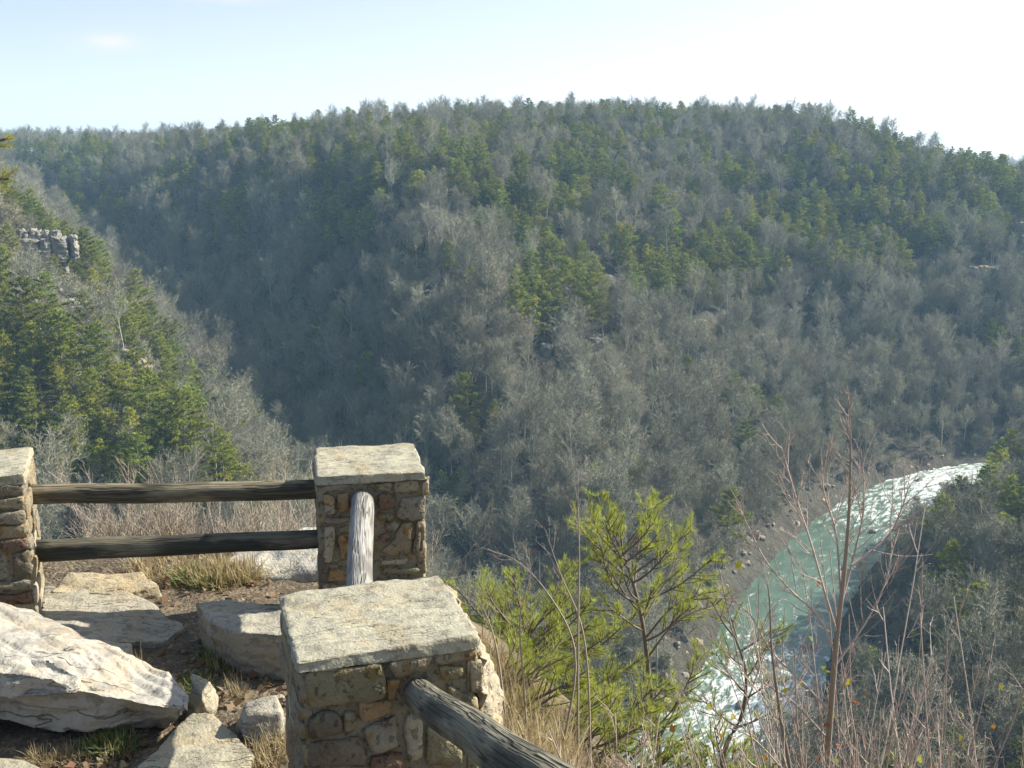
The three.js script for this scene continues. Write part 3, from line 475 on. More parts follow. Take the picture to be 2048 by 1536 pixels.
// ---------------------------------------------------------------- ground round the fence
const soilTex = (() => { const a = tileNoise(91), b = tileNoise(92), c = tileNoise(93); return makeTex(1024, 1024, (u, v) => { const n = tfbm(a, u, v, 6, 6, 6), m = tfbm(b, u, v, 90, 90, 3), l = sstep(0.6, 0.7, tfbm(c, u, v, 60, 60, 3)), k = 0.7 + 0.9 * (n - 0.5) + 0.7 * (m - 0.5); return [lerp(0.135 * k, 0.26, l * 0.6), lerp(0.105 * k, 0.20, l * 0.6), lerp(0.068 * k, 0.12, l * 0.6), 0.4 * n + 0.6 * m]; }); })();
{
  const xs = [], ds = [], g1 = (a, from, to, c, f) => { let q = from; while (q < to) { a.push(q); q += 0.035 + f * Math.max(0, Math.abs(q - c[0]) - c[1]); } a.push(to); };
  g1(xs, -14, 12, [-1.0, 2.0], 0.05); g1(ds, -2, 16, [4.8, 1.9], 0.05);
  const nx = xs.length, nd = ds.length, p = [], uv = [], idx = [];
  for (let j = 0; j < nd; j++) for (let i = 0; i < nx; i++) { const x = xs[i], d = ds[j]; p.push(x, heightAt(x, d) + 0.012 * fbm(x * 9, 2, d * 9, 3), -d); uv.push(x / 1.3, d / 1.3); if (i < nx - 1 && j < nd - 1) { const a = j * nx + i; idx.push(a, a + 1, a + nx, a + 1, a + nx + 1, a + nx); } }
  const g = new THREE.BufferGeometry(); g.setAttribute('position', new THREE.Float32BufferAttribute(p, 3)); g.setAttribute('uv', new THREE.Float32BufferAttribute(uv, 2)); g.setIndex(idx); g.computeVertexNormals();
  add(new THREE.Mesh(g, new THREE.MeshStandardMaterial({ map: soilTex.map, bumpMap: soilTex.bump, bumpScale: 0.02, roughness: 1 })), 'ground', 'bare soil and litter of the overlook', null, null, 'structure');
}
// ---------------------------------------------------------------- rocks of the overlook
const slabMat = rockMat(0.46, 0.445, 0.41, slabTex, 0.014), greySlab = rockMat(0.40, 0.38, 0.32, slabTex, 0.012), tanSlab = rockMat(0.42, 0.365, 0.26, slabTex, 0.012), yellowSlab = rockMat(0.41, 0.385, 0.30, slabTex, 0.01), whiteRock = rockMat(0.58, 0.57, 0.52, slabTex, 0.012);
const P3 = (l) => l.map(([x, y, d]) => V(x, y, d));
const under = (l, drop, grow = 0) => l.concat(l.map(([x, y, d]) => [x, y - drop, d + grow]));
function rock(name, label, pts, mat, o) { return add(new THREE.Mesh(rockGeo(P3(pts), o), mat), name, label, 'rock'); }
{
  const a = rockGeo(P3([[-2.6, 0.06, 4.2], [-1.88, 0.03, 4.13], [-1.55, 0.06, 4.12], [-1.40, 0.08, 4.13], [-2.6, 0.36, 4.22], [-1.88, 0.245, 4.13], [-1.54, 0.20, 4.08], [-1.365, 0.165, 4.13], [-2.71, 0.36, 4.98], [-2.4, 0.27, 4.92], [-1.82, 0.18, 4.62], [-1.55, 0.165, 4.42], [-1.40, 0.155, 4.26], [-2.5, -0.1, 4.55], [-1.9, -0.1, 4.5], [-1.6, -0.08, 4.35], [-2.6, -0.1, 4.95]]), { edge: 0.022, wear: 3, amp: 0.05, freq: 2.8, strata: 0.012, bed: 0.075, seed: 2, uv: 1.4, groove: 0.014, grain: new THREE.Vector3(0.8, -0.08, 0.58).normalize() });
  const b = rockGeo(P3([[-2.6, 0.39, 4.32], [-1.99, 0.31, 4.25], [-1.84, 0.28, 4.16], [-2.5, 0.27, 4.06], [-1.96, 0.21, 4.06], [-1.83, 0.23, 4.08], [-2.5, 0.40, 4.08], [-1.92, 0.325, 4.07]]), { edge: 0.024, wear: 3, amp: 0.06, freq: 5, strata: 0.015, bed: 0.05, seed: 9, uv: 0.8 });
  add(new THREE.Mesh(mergeGeometries([a, b]), slabMat), 'boulder', 'big pale tilted boulder with a shadowed overhang, at the lower corner', 'rock');
}
const flatA = [[-2.71, 0.05, 5.72], [-2.35, 0.05, 5.76], [-2.0, 0.05, 5.5], [-1.94, 0.045, 5.36], [-1.74, 0.03, 5.24], [-1.78, 0.03, 5.04], [-2.29, 0.045, 4.98], [-2.52, 0.05, 5.24]];
rock('flat_rock', 'low flat rock half in shade in front of the two log rails', under(flatA, 0.2, 0), greySlab, { edge: 0.03, wear: 2, amp: 0.03, freq: 4, strata: 0.01, bed: 0.05, seed: 3, uv: 0.9 });
rock('flat_rock', 'thin orange tan ledge beside the foot of the edge pillar', under([[-2.62, 0.075, 5.86], [-2.2, 0.07, 5.9], [-2.02, 0.06, 5.7], [-2.2, 0.05, 5.58], [-2.62, 0.055, 5.6]], 0.2), tanSlab, { edge: 0.03, wear: 2, amp: 0.03, freq: 5, strata: 0.012, bed: 0.05, seed: 13, uv: 0.8 });
rock('flat_rock', 'small flat grey stone at the back edge of the boulder', under([[-2.1, 0.07, 4.98], [-1.91, 0.075, 4.95], [-1.87, 0.06, 4.78], [-2.02, 0.06, 4.76]], 0.14), greySlab, { edge: 0.025, wear: 2, amp: 0.02, freq: 7, seed: 4, uv: 0.7 });
rock('stone_block', 'thick slab of rock lying against the largest pillar', [[-1.66, 0.20, 5.14], [-1.49, 0.21, 5.16], [-1.1, 0.22, 5.05], [-1.02, 0.235, 4.66], [-1.34, 0.225, 4.72], [-1.50, 0.215, 4.86], [-1.66, -0.1, 5.18], [-1.5, -0.1, 4.92], [-1.34, -0.1, 4.78], [-1.02, -0.1, 4.7], [-1.05, -0.1, 5.1]], greySlab, { edge: 0.026, wear: 2, amp: 0.022, freq: 6, strata: 0.012, bed: 0.06, seed: 6, uv: 0.9 });
rock('domed_rock', 'pale rounded rock behind the corner pillar, streaked with orange', [[-1.86, -0.06, 6.1], [-1.84, -0.04, 6.5], [-1.62, 0.0, 6.75], [-1.2, 0.06, 6.8], [-0.7, 0.04, 6.6], [-0.8, 0.08, 6.0], [-1.4, 0.02, 5.95], [-1.3, 0.1, 6.35], [-0.9, 0.12, 6.4], [-1.9, -0.6, 6.4], [-0.8, -0.6, 6.7], [-1.3, -0.6, 7.1], [-1.2, -0.5, 5.8]], whiteRock, { edge: 0.04, wear: 4, amp: 0.05, freq: 3.5, seed: 7, uv: 0.9 });
rock('flat_rock', 'pale flat rock lying between the boulder tip and the largest pillar', under([[-1.43, 0.045, 4.3], [-1.32, 0.055, 4.26], [-1.22, 0.055, 4.16], [-1.06, 0.05, 3.94], [-1.04, 0.045, 3.8], [-1.19, 0.05, 3.55], [-1.55, 0.05, 3.7], [-1.47, 0.04, 4.07]], 0.13), yellowSlab, { edge: 0.025, wear: 2, amp: 0.018, freq: 7, strata: 0.008, bed: 0.04, seed: 8, uv: 0.7 });
rock('small_rock', 'small grey rock between the largest pillar and the pale flat rock', [[-1.17, 0.13, 4.24], [-1.04, 0.15, 4.28], [-0.98, 0.15, 4.12], [-1.14, 0.14, 4.1], [-1.26, -0.05, 4.32], [-1.15, -0.05, 4.06], [-0.98, -0.05, 4.06], [-1.0, -0.05, 4.34]], greySlab, { edge: 0.022, wear: 3, amp: 0.02, freq: 8, seed: 10, uv: 0.6 });
rock('small_rock', 'small yellowish rock tucked behind the boulder tip', [[-1.46, 0.17, 4.42], [-1.36, 0.14, 4.40], [-1.34, -0.05, 4.34], [-1.48, -0.05, 4.32], [-1.38, 0.10, 4.30], [-1.46, -0.05, 4.5], [-1.34, -0.05, 4.48]], yellowSlab, { edge: 0.02, wear: 2, amp: 0.025, freq: 9, seed: 11, uv: 0.5 });
rock('small_rock', 'flat corner rock in front of the boulder, cut off by the picture edge', under([[-2.4, 0.09, 3.9], [-1.96, 0.08, 3.87], [-1.78, 0.06, 3.73], [-1.75, 0.06, 3.43], [-2.3, 0.08, 3.4]], 0.2), yellowSlab, { edge: 0.03, wear: 3, amp: 0.02, freq: 6, seed: 12, uv: 0.7 });
{ const R = rng(15); for (const [x, d, s, l] of [[-1.32, 4.62, 0.05, 'flat broken stone chip lying on the shaded soil'], [-1.12, 4.52, 0.045, 'stone chip on the soil near the thick slab']]) rock('stone_chip', l, hullBox(R, x, heightAt(x, d) - 0.01, heightAt(x, d) + 0.02, d, s * 2.6, s * 1.4, 0.4, 0.3).map((v) => [v.x, v.y, -v.z]), greySlab, { edge: 0.02, wear: 1, amp: 0.006, freq: 20, seed: 17 + x, uv: 0.4 }); }

// ---------------------------------------------------------------- rock outcrops and boulders across the canyon
const cliffMats = [rockMat(0.42, 0.41, 0.385, slabTex, 0.25), rockMat(0.31, 0.31, 0.29, slabTex, 0.25), rockMat(0.44, 0.37, 0.27, slabTex, 0.25)];
function outcrop(label, x, d, w, rows, seed, turn = 0.3) { // rows: [bottom, top, width factor, forward shift]
  const R = rng(seed), g = new THREE.Group(), y0 = quick(x, d); g.position.copy(V(x, y0, d)); g.rotation.y = turn;
  for (const [b, t, k, f] of rows) { let u = -w * k / 2; while (u < w * k / 2 - 0.4) { const l = Math.min((1.2 + 2.6 * R()) * Math.max(0.6, (t - b) / 3), w * k / 2 - u + 0.2), dep = 4 + 2 * R();
    part(g, 'rock_block', rockGeo(hullBox(R, u + l / 2, b - 0.25, t + (R() - 0.5) * 0.6, -f + dep / 2 - 2 + 0.8 * (R() - 0.5), l * 1.06, dep, (R() - 0.5) * 0.2, 0.22), { edge: 0.55, wear: 3, amp: 0.8, freq: 0.6, strata: 0.25, bed: 0.9, seed: seed + u, uv: 5, crease: 0.7 }), cliffMats[R() < 0.24 ? 2 : R() < 0.55 ? 1 : 0]); u += l; } }
  return add(g, 'rock_outcrop', label, 'rock outcrop');
}
outcrop('biggest overhanging rock outcrop, high on the pine covered spur', -108, 243, 15, [[-4, 0.5, 0.55, -1], [0.3, 3.4, 0.72, 0], [3.3, 8.2, 1.05, 1.6], [8.2, 10, 0.6, -2]], 501);
outcrop('dark ledge of rock below the overhanging outcrop on the spur', -97, 227, 13, [[-2, 1, 0.8, 0], [1, 3.4, 1, 0.8], [3.4, 4.6, 0.7, -0.5]], 502);
outcrop('broken grey ledge low among the pines of the spur', -84, 223, 12, [[-2, 1.2, 1, 0.4], [1.2, 3, 0.8, 0.2], [3, 5, 0.4, -1]], 503);
outcrop('pale rock face at the foot of the spur among leafless trees', -69, 214, 9, [[-2, 2, 1, 0], [2, 4.5, 0.6, -0.6]], 504);
outcrop('white ledge under pines near the top of the hillside', 15, 375, 16, [[-1, 1.6, 0.8, 0], [1.6, 3.6, 1, 0.6]], 505);
outcrop('small white rock beside the ledge near the hilltop', 43, 386, 6, [[-1, 1.5, 0.8, 0], [1.5, 3.6, 1, 0.4]], 506);
outcrop('long pale ledge in the middle of the hillside above leafless trees', 29, 329, 26, [[-1.5, 1, 0.9, 0], [1, 3.4, 1, 0.8], [3.4, 4.4, 0.5, -0.3]], 507);
outcrop('broad grey cliff face at the foot of the hillside pines', 11, 267, 10, [[-2, 1.5, 0.8, 0], [1.5, 5, 1, 0.4], [5, 8, 0.8, 0]], 508, 0.2);
outcrop('smaller rock face just right of the broad grey cliff face', 23, 281, 6, [[-1.5, 2, 1, 0], [2, 4.5, 0.7, 0]], 509);
outcrop('pale rock on the hillside at the edge of the leafless trees', 59, 323, 6, [[-1.5, 2, 1, 0], [2, 6, 0.6, -0.3]], 510);
outcrop('hazy ledge with a bright corner, first of the row towards the right', 137, 398, 9, [[-1, 2, 1, 0], [2, 3.5, 0.5, 0]], 511);
outcrop('hazy cliff band in the middle of the row towards the right', 153, 397, 18, [[-2, 2, 1, 0], [2, 5.5, 0.9, 0.4]], 512);
outcrop('hazy blue cliff band with the widest face, far to the right', 179, 397, 17, [[-2, 2.5, 1, 0], [2.5, 6.5, 0.9, 0.4]], 513);
outcrop('hazy tall cliff corner at the right picture edge', 203, 418, 13, [[-3, 3, 1, 0], [3, 8, 0.9, 0.4], [8, 13, 0.7, 0]], 514);
{
  const R = rng(60), shapes = [0, 1, 2, 3].map((k) => rockGeo(hullBox(rng(61 + k), 0, -0.5, 0.5, 0, 1.3, 1, 0.3, 0.35), { edge: 0.3, wear: 2, amp: 0.18, freq: 1.6, seed: 70 + k, uv: 3 })), mats = [cliffMats[0], rockMat(0.46, 0.40, 0.31, slabTex, 0.1), rockMat(0.30, 0.29, 0.27, slabTex, 0.1)];
  const spots = []; for (let k = 0; k < riverLine.length - 1; k++) { const [ax, ad] = riverLine[k], [bx, bd] = riverLine[k + 1], l = Math.hypot(bx - ax, bd - ad), nx = -(bd - ad) / l, nd = (bx - ax) / l; if (ax < 18 || ax > 175 || ad < 130) continue; for (let q = 0; q < 6; q++) { const t = R(), side = q < 5 ? 1 : -1, o = side * (12.4 + 6.5 * R() * R()); spots.push([lerp(ax, bx, t) + nx * o, lerp(ad, bd, t) + nd * o, side]); } if (R() < 0.6) { const t = R(), o = (R() - 0.65) * 16; spots.push([lerp(ax, bx, t) + nx * o, lerp(ad, bd, t) + nd * o, 0]); } }
  for (const [x, d, side] of spots) { if (!inFrame(x, RIVER_Y, d, 1.02)) continue; const m = new THREE.Mesh(shapes[Math.floor(R() * 4)], mats[side === 0 ? 2 : Math.floor(R() * 2.3)]), s = side ? 0.45 + 2.0 * R() * R() : 0.8 + 1.2 * R(); m.position.copy(V(x, side ? heightAt(x, d) + 0.1 * s : RIVER_Y + 0.05, d)); m.rotation.set(R(), R() * 6, R()); m.scale.set(s, s * 0.75, s);
    add(m, 'river_boulder', `${s > 1.25 ? 'large' : s > 0.8 ? 'middling' : 'small'} ${side === 0 ? 'dark wet boulder breaking the surface' : side > 0 ? 'boulder on the far waterline' : 'boulder on the near waterline'} ${d > 285 ? 'at the farthest white rapids' : d > 255 ? 'where green water turns white' : d > 220 ? 'beside the green pool' : d > 185 ? 'just below the green pool' : 'at the lower rapids'}`, 'boulder', side === 0 ? 'boulders in the river' : side > 0 ? 'boulders on the far waterline' : 'boulders on the near waterline'); }
}
// ---------------------------------------------------------------- trees that stand out
for (const [x, d, pine, v, s, rot, label] of [
  [-29, 282, false, 5, 1.05, 1, 'tallest white trunked bare tree rising out of the shaded ravine'], [-28, 256, false, 2, 1.15, 2, 'broad round crowned bare tree at the mouth of the dark ravine'], [-16, 275, false, 3, 0.8, 4, 'slender pale bare tree between the tall white tree and hillside pines'],
  [5, 274, true, 2, 1.1, 0.5, 'sunlit pine, one of two below the long pale ledge'], [13, 279, true, 3, 0.9, 3, 'darker pine, the other of two below the long pale ledge'], [-12, 286, true, 4, 1.0, 2, 'single yellow green pine at the edge of the shaded ravine'],
  [45, 213, true, 1, 1.05, 2.5, 'tall thin pine alone by the far bank left of the green water'], [117, 241, true, 0, 1.25, 1.0, 'pine standing before the white rapids near the right edge'], [85, 197, true, 1, 1.05, 0.45, 'dark pine on the near bank next to the dark shadowed water'], [98, 210, true, 3, 1.2, 4.5, 'full pine on the near bank below the white rapids'], [110, 226, true, 2, 1.35, 2.2, 'bright pine at the right edge below the pine before the rapids'], [94, 190, true, 0, 1.2, 3.3, 'sunlit pine at the right edge above the twiggy brush'], [78, 178, true, 4, 1.4, 1.6, 'rounded pine beside the dark water, nearer than its neighbours'], [86, 176, true, 2, 1.3, 1.0, 'broad pine low at the right edge over the leafless near bank'], [70, 150, true, 1, 1.0, 2.75, 'slim pine rising from the leafless trees of the near bank'], [-57, 292, false, 0, 0.95, 5, 'sunlit pale bare tree at the end of the spur before the ravine']])
  oneTree({ x, d, y: quick(x, d), pine, v, s, rot }, pine ? 'pine_tree' : 'leafless_tree', label, 'tree');

// ---------------------------------------------------------------- plants of the overlook
const twigMat = new THREE.MeshStandardMaterial({ vertexColors: true, roughness: 0.85 });
const needleMat = new THREE.MeshPhysicalMaterial({ vertexColors: true, roughness: 0.8, transmission: 0.55, thickness: 0, specularIntensity: 0.4, side: THREE.DoubleSide });
const curve = (pts, n) => new THREE.CatmullRomCurve3(P3(pts)).getPoints(n);
const taper = (n, a, b) => Array.from({ length: n }, (_, k) => lerp(a, b, k / (n - 1)));
function twigs(R, gb, path, count, len, r, col, lift = 0.25, depth = 1) {
  for (let k = 0; k < count; k++) { const t = 0.15 + 0.83 * (k + R()) / count, o = along(path, t), ax = along(path, Math.min(0.999, t + 0.05)).sub(along(path, Math.max(0, t - 0.05))).normalize(), p = bend(R, o, sideDir(R, ax, 0.45 + 0.4 * R()), len * (0.4 + 0.8 * R()) * (1.1 - 0.6 * t), 4, lift * 0.4, 0.28); gb.tube(p, taper(5, r, r * 0.45), 4, jit(R, col, 0.4)); if (depth) twigs(R, gb, p, 3, len * 0.4, r * 0.6, col, lift, depth - 1); }
}
function sapling(name, label, main, branches, seed, r0, { bark = [0.30, 0.25, 0.20], twig = [0.38, 0.30, 0.26], len = 0.35, n = 9, leaves = 0 } = {}) {
  const R = rng(seed), g = new THREE.Group(), a = new GB(), b = new GB(), lf = new GB(), mp = curve(main, 24); a.tube(mp, mp.map((_, k) => r0 * (0.13 + 0.87 * Math.pow(1 - k / 24, 1.3))), 7, bark); part(g, 'stem', a.geo(), twigMat);
  twigs(R, b, mp.slice(10), n, len * 0.7, r0 * 0.14, twig);
  for (const br of branches) { const bp = curve(br, 14), one = new GB(); one.tube(bp, taper(15, r0 * 0.3, r0 * 0.1), 5, jit(R, twig, 0.3)); part(g, 'branch', one.geo(), twigMat); twigs(R, b, bp, n, len, r0 * 0.125, twig); }
  part(g, 'twigs', b.geo(), twigMat).userData.kind = 'stuff';
  if (leaves) { for (let k = 0; k < leaves; k++) { const br = branches.length ? curve(branches[k % branches.length], 8) : mp, o = along(br, 0.3 + 0.7 * R()).add(new THREE.Vector3((R() - 0.5) * 0.25, (R() - 0.5) * 0.2, (R() - 0.5) * 0.25)); leaf(R, lf, o, 0.035 + 0.025 * R(), leafTones[Math.floor(R() * leafTones.length)]); } part(g, 'leaves', lf.geo(), needleMat); }
  return add(g, name, label, 'sapling');
}
const leafTones = [[0.34, 0.36, 0.03], [0.42, 0.38, 0.03], [0.40, 0.20, 0.03], [0.22, 0.30, 0.04], [0.30, 0.10, 0.05], [0.16, 0.24, 0.04]];
function leaf(R, gb, o, s, col) { const u = sideDir(R, UP3, R() * 2.6), n = sideDir(R, u, Math.PI / 2), w = new THREE.Vector3().crossVectors(u, n), q = (a, b, c) => o.clone().addScaledVector(u, a * s).addScaledVector(w, b * s).addScaledVector(n, c * s); const A = q(0, 0, 0), B = q(0.5, 0.38, 0.12), C = q(1.15, 0, -0.1), D = q(0.5, -0.38, 0.12), M = q(0.55, 0, 0); gb.tri(A, B, M, n, col); gb.tri(B, C, M, n, col); gb.tri(C, D, M, n, col); gb.tri(D, A, M, n, col); }

// young pines: needle bundles along every twig
function youngPine(name, label, main, seed, { r0 = 0.03, branches = [], auto = 12, reach = 0.7, tufts = 7, from = 0.25, tone = [0.42, 0.47, 0.07], nl = 0.055 } = {}) {
  const R = rng(seed), g = new THREE.Group(), wood = new GB(), fo = new GB(), bark = [0.155, 0.125, 0.10], mp = curve(main, 24); const tg = new GB(); tg.tube(mp, taper(25, r0, r0 * 0.25), 8, bark); part(g, 'trunk', tg.geo(), twigMat);
  const list = branches.map((b) => curve(b, 10));
  for (let k = 0; k < auto; k++) { const t = from + (0.97 - from) * (k + R()) / auto, th = k * 2.4 + R(), l = reach * (1.15 - 0.75 * t) * (0.7 + 0.6 * R()); list.push(bend(R, along(mp, t), new THREE.Vector3(Math.cos(th), 0.35 + 0.5 * t, Math.sin(th)).normalize(), l, 8, 0.05, 0.16)); }
  for (const bp of list) {
    wood.tube(bp, taper(bp.length, r0 * 0.38, r0 * 0.14), 5, bark); const L = new THREE.CatmullRomCurve3(bp).getLength(), n = Math.max(4, Math.round(L * 17));
    for (let k = 0; k < n; k++) {
      const t = 0.35 + 0.65 * (k + R()) / n, o = along(bp, t), ax = along(bp, Math.min(0.999, t + 0.1)).sub(along(bp, Math.max(0, t - 0.1))).normalize(), tw = bend(R, o, sideDir(R, ax, 0.5 + 0.5 * R()), 0.1 + 0.2 * R() * (1.2 - t), 4, 0.08, 0.2); wood.tube(tw, taper(5, 0.005, 0.003), 3, bark); const base = jit(R, tone, 0.45);
      for (let q = 0; q < tufts; q++) { const c = along(tw, 0.25 + 0.75 * (q + R()) / tufts), dir = tw[4].clone().sub(tw[0]).normalize().add(new THREE.Vector3(0, 0.25, 0)); needles(R, fo, c, dir, 11, nl, 0.0013, jit(R, base, 0.3)); }
    }
    needles(R, fo, bp[bp.length - 1], bp[bp.length - 1].clone().sub(bp[bp.length - 2]).normalize(), 30, nl, 0.0013, tone);
  }
  part(g, 'branches', wood.geo(), twigMat); part(g, 'needles', fo.geo(), needleMat).userData.kind = 'stuff'; return add(g, name, label, 'young pine');
}
youngPine('young_pine', 'young pine with open upright crown, below the river bend', [[1.15, heightAt(1.15, 7) - 0.1, 7], [1.07, -1.7, 7], [1.0, -1.3, 7], [0.94, -0.83, 7], [0.86, -0.49, 7], [0.79, -0.28, 7], [0.76, -0.2, 7]], 801, { auto: 20, reach: 0.78, from: 0.45, tufts: 7, r0: 0.024, branches: [[[1.07, -1.7, 7], [1.25, -1.34, 7.05], [1.36, -1.08, 7.1]], [[0.95, -0.9, 7], [1.15, -0.62, 6.95], [1.38, -0.5, 6.9]], [[0.97, -1.05, 7], [1.2, -0.8, 7.1], [1.5, -0.72, 7.2]], [[0.9, -0.65, 7], [0.7, -0.45, 6.9], [0.6, -0.12, 6.85]]] });
youngPine('young_pine', 'dense bushy young pine right behind the largest pillar', [[0.22, heightAt(0.22, 8) - 0.1, 8], [0.2, -1.9, 8], [0.15, -1.6, 8], [0.12, -1.3, 8]], 802, { auto: 40, reach: 1.1, from: 0.3, tufts: 6, r0: 0.03 });
youngPine('young_pine', 'low spreading young pine in the shade beneath the open one', [[0.75, heightAt(0.75, 6.4) - 0.1, 6.4], [0.72, -1.6, 6.4], [0.7, -1.15, 6.4]], 803, { auto: 22, reach: 0.75, from: 0.2, tufts: 6 });
youngPine('young_pine', 'dark stemmed young pine in front of the green water', [[1.66, heightAt(1.66, 7.5) - 0.1, 7.5], [1.67, -2.08, 7.5], [1.79, -1.78, 7.5], [1.8, -1.4, 7.5], [1.67, -1.03, 7.5]], 804, { auto: 10, reach: 0.6, from: 0.35, tufts: 6, tone: [0.3, 0.34, 0.06], r0: 0.026 });
youngPine('young_pine', 'small young pine among the brush at the bottom edge', [[1.35, heightAt(1.35, 5.8) - 0.1, 5.8], [1.33, -1.5, 5.8], [1.3, -1.15, 5.8]], 806, { auto: 14, reach: 0.55, from: 0.3, tufts: 6 });
youngPine('pine_tree', 'pine whose branch tips reach in at the left picture edge', [[-6.0, heightAt(-6, 9) - 0.1, 9], [-5.9, 1.0, 9], [-5.8, 3.2, 9], [-5.75, 5.0, 9]], 807, { auto: 16, reach: 1.2, from: 0.3, tufts: 6, r0: 0.09, tone: [0.42, 0.41, 0.06], nl: 0.065, branches: [[[-5.85, 2.1, 9], [-5.0, 2.2, 8.9], [-4.12, 2.30, 8.8]], [[-5.83, 2.3, 9], [-5.0, 2.45, 9], [-4.2, 2.62, 9]]] });
youngPine('young_pine', 'low young pine at the foot of the bushy one, next to the bare stems', [[0.3, heightAt(0.3, 5.6) - 0.1, 5.6], [0.3, -1.1, 5.6], [0.28, -0.75, 5.6]], 808, { auto: 20, reach: 0.6, from: 0.15, tufts: 6 });
youngPine('young_pine', 'young pine tucked against the sunny side of the largest pillar', [[-0.02, heightAt(-0.02, 5.3) - 0.1, 5.3], [-0.05, -0.6, 5.3], [-0.08, -0.3, 5.3]], 809, { auto: 16, reach: 0.5, from: 0.1, tufts: 6 });
// bare saplings
sapling('bare_sapling', 'tallest bare sapling with reddish forked branches, in front of the river', [[1.96, heightAt(1.96, 6) - 0.1, 6], [1.98, -1.6, 6], [1.99, -0.46, 6], [2.01, 0.06, 6], [2.01, 0.47, 6], [1.99, 0.84, 6], [1.96, 1.11, 6]], [
  [[1.97, -0.48, 6], [1.85, -0.25, 5.95], [1.66, -0.06, 5.9], [1.5, 0.13, 5.9], [1.4, 0.32, 5.9], [1.31, 0.5, 5.9]], [[1.985, -0.37, 6], [1.84, -0.02, 5.85], [1.73, 0.29, 5.8], [1.64, 0.53, 5.8], [1.56, 0.77, 5.8], [1.53, 0.86, 5.8]], [[2.0, -0.21, 6], [2.1, 0.12, 6.1], [2.13, 0.34, 6.1], [2.12, 0.56, 6.1], [2.09, 0.75, 6.1]],
  [[2.0, -0.15, 6], [1.97, 0.24, 6.1], [1.89, 0.47, 6.1], [1.85, 0.72, 6.1]], [[2.07, 0.03, 6.07], [2.34, 0.18, 6.2], [2.39, 0.31, 6.2], [2.44, 0.5, 6.2]], [[1.98, -0.91, 6], [1.75, -0.64, 5.9], [1.56, -0.45, 5.9], [1.43, -0.22, 5.9], [1.27, -0.09, 5.9]], [[1.99, -0.6, 6], [2.2, -0.35, 6.1], [2.32, -0.1, 6.15], [2.36, 0.12, 6.2]], [[1.98, -1.1, 6], [1.8, -0.95, 6.2], [1.6, -0.8, 6.2], [1.5, -0.55, 6.2]]], 811, 0.026, { n: 14, len: 0.42, bark: [0.26, 0.21, 0.165] });
sapling('bare_sapling', 'thin dark bare sapling left of the tallest one', [[1.7, heightAt(1.7, 5.6) - 0.1, 5.6], [1.68, -1.33, 5.6], [1.56, -0.71, 5.6], [1.49, -0.3, 5.6], [1.46, 0.01, 5.6], [1.44, 0.13, 5.6]], [[[1.6, -0.9, 5.6], [1.45, -0.6, 5.6], [1.25, -0.35, 5.6], [1.15, -0.2, 5.6]], [[1.63, -1.1, 5.6], [1.4, -0.85, 5.6], [1.2, -0.7, 5.5], [1.1, -0.5, 5.5]], [[1.56, -0.71, 5.6], [1.7, -0.5, 5.7], [1.78, -0.3, 5.7]]], 812, 0.017, { n: 8, len: 0.3, bark: [0.2, 0.17, 0.14], leaves: 6 });
[[[[0.08, 0, 4.8], [0.06, -0.12, 4.8], [0.04, 0.28, 4.8], [0.09, 0.51, 4.8], [0.06, 0.62, 4.8]], 'upright bare stem closest to the largest pillar'], [[[0.34, 0, 4.9], [0.33, 0.18, 4.9], [0.33, 0.57, 4.9], [0.32, 0.83, 4.9], [0.32, 0.95, 4.9]], 'tallest straight bare stem beside the bushy pine'], [[[-0.02, 0, 4.7], [-0.09, 0.22, 4.7], [-0.19, 0.48, 4.7]], 'short bare stem leaning against the pillar rubble'], [[[0.25, 0, 5], [0.32, 0, 5], [0.17, 0.32, 5], [0.02, 0.48, 5], [-0.15, 0.55, 5]], 'bare stem bending over towards the largest pillar'], [[[0.42, 0, 5], [0.36, 0.1, 5], [0.24, 0.42, 5], [0.16, 0.66, 5]], 'bare stem slanting behind the tallest straight stem']].forEach(([m, l], i) => { m[0][1] = heightAt(m[0][0], m[0][2]) - 0.05; sapling('thin_sapling', l, m, [], 820 + i, 0.0075, { n: 7, len: 0.26, leaves: i === 0 ? 3 : 0 }); });
// shrubs: many stems from one foot
function shrub(label, x, d, topY, spread, seed, { stems = 9, col = [0.36, 0.29, 0.24], r = 0.008, leaves = 0, n = 6, len = 0.3, group } = {}) {
  const R = rng(seed), g = new THREE.Group(), y = heightAt(x, d) - 0.05, H = (topY - y) / 1.0, b = new GB(), lf = new GB();
  for (let k = 0; k < stems; k++) { const th = R() * 6.28, a = spread * (0.3 + 0.7 * R()), p = bend(R, V(x + 0.1 * Math.cos(th), y, d + 0.1 * Math.sin(th)), new THREE.Vector3(Math.cos(th) * Math.sin(a), Math.cos(a), Math.sin(th) * Math.sin(a)), H * (0.6 + 0.5 * R()), 8, 0.03, 0.14), s = new GB(); s.tube(p, taper(9, r, r * 0.35), 5, jit(R, col, 0.5)); part(g, 'stem', s.geo(), twigMat); twigs(R, b, p, n, len, r * 0.45, col); for (let q = 0; q < leaves; q++) leaf(R, lf, along(p, 0.4 + 0.6 * R()).add(new THREE.Vector3((R() - 0.5) * 0.24, (R() - 0.5) * 0.2, (R() - 0.5) * 0.24)), 0.03 + 0.03 * R(), leafTones[Math.floor(R() * leafTones.length)]); }
  part(g, 'twigs', b.geo(), twigMat).userData.kind = 'stuff'; if (leaves) part(g, 'leaves', lf.geo(), needleMat); return add(g, 'bare_shrub', label, 'shrub', group);
}
const red = [0.36, 0.285, 0.25];
shrub('twiggy red brown shrub with yellow leaves right of the tallest sapling', 2.3, 5.7, 0.15, 0.22, 831, { stems: 16, col: red, leaves: 3, n: 11, len: 0.42 });
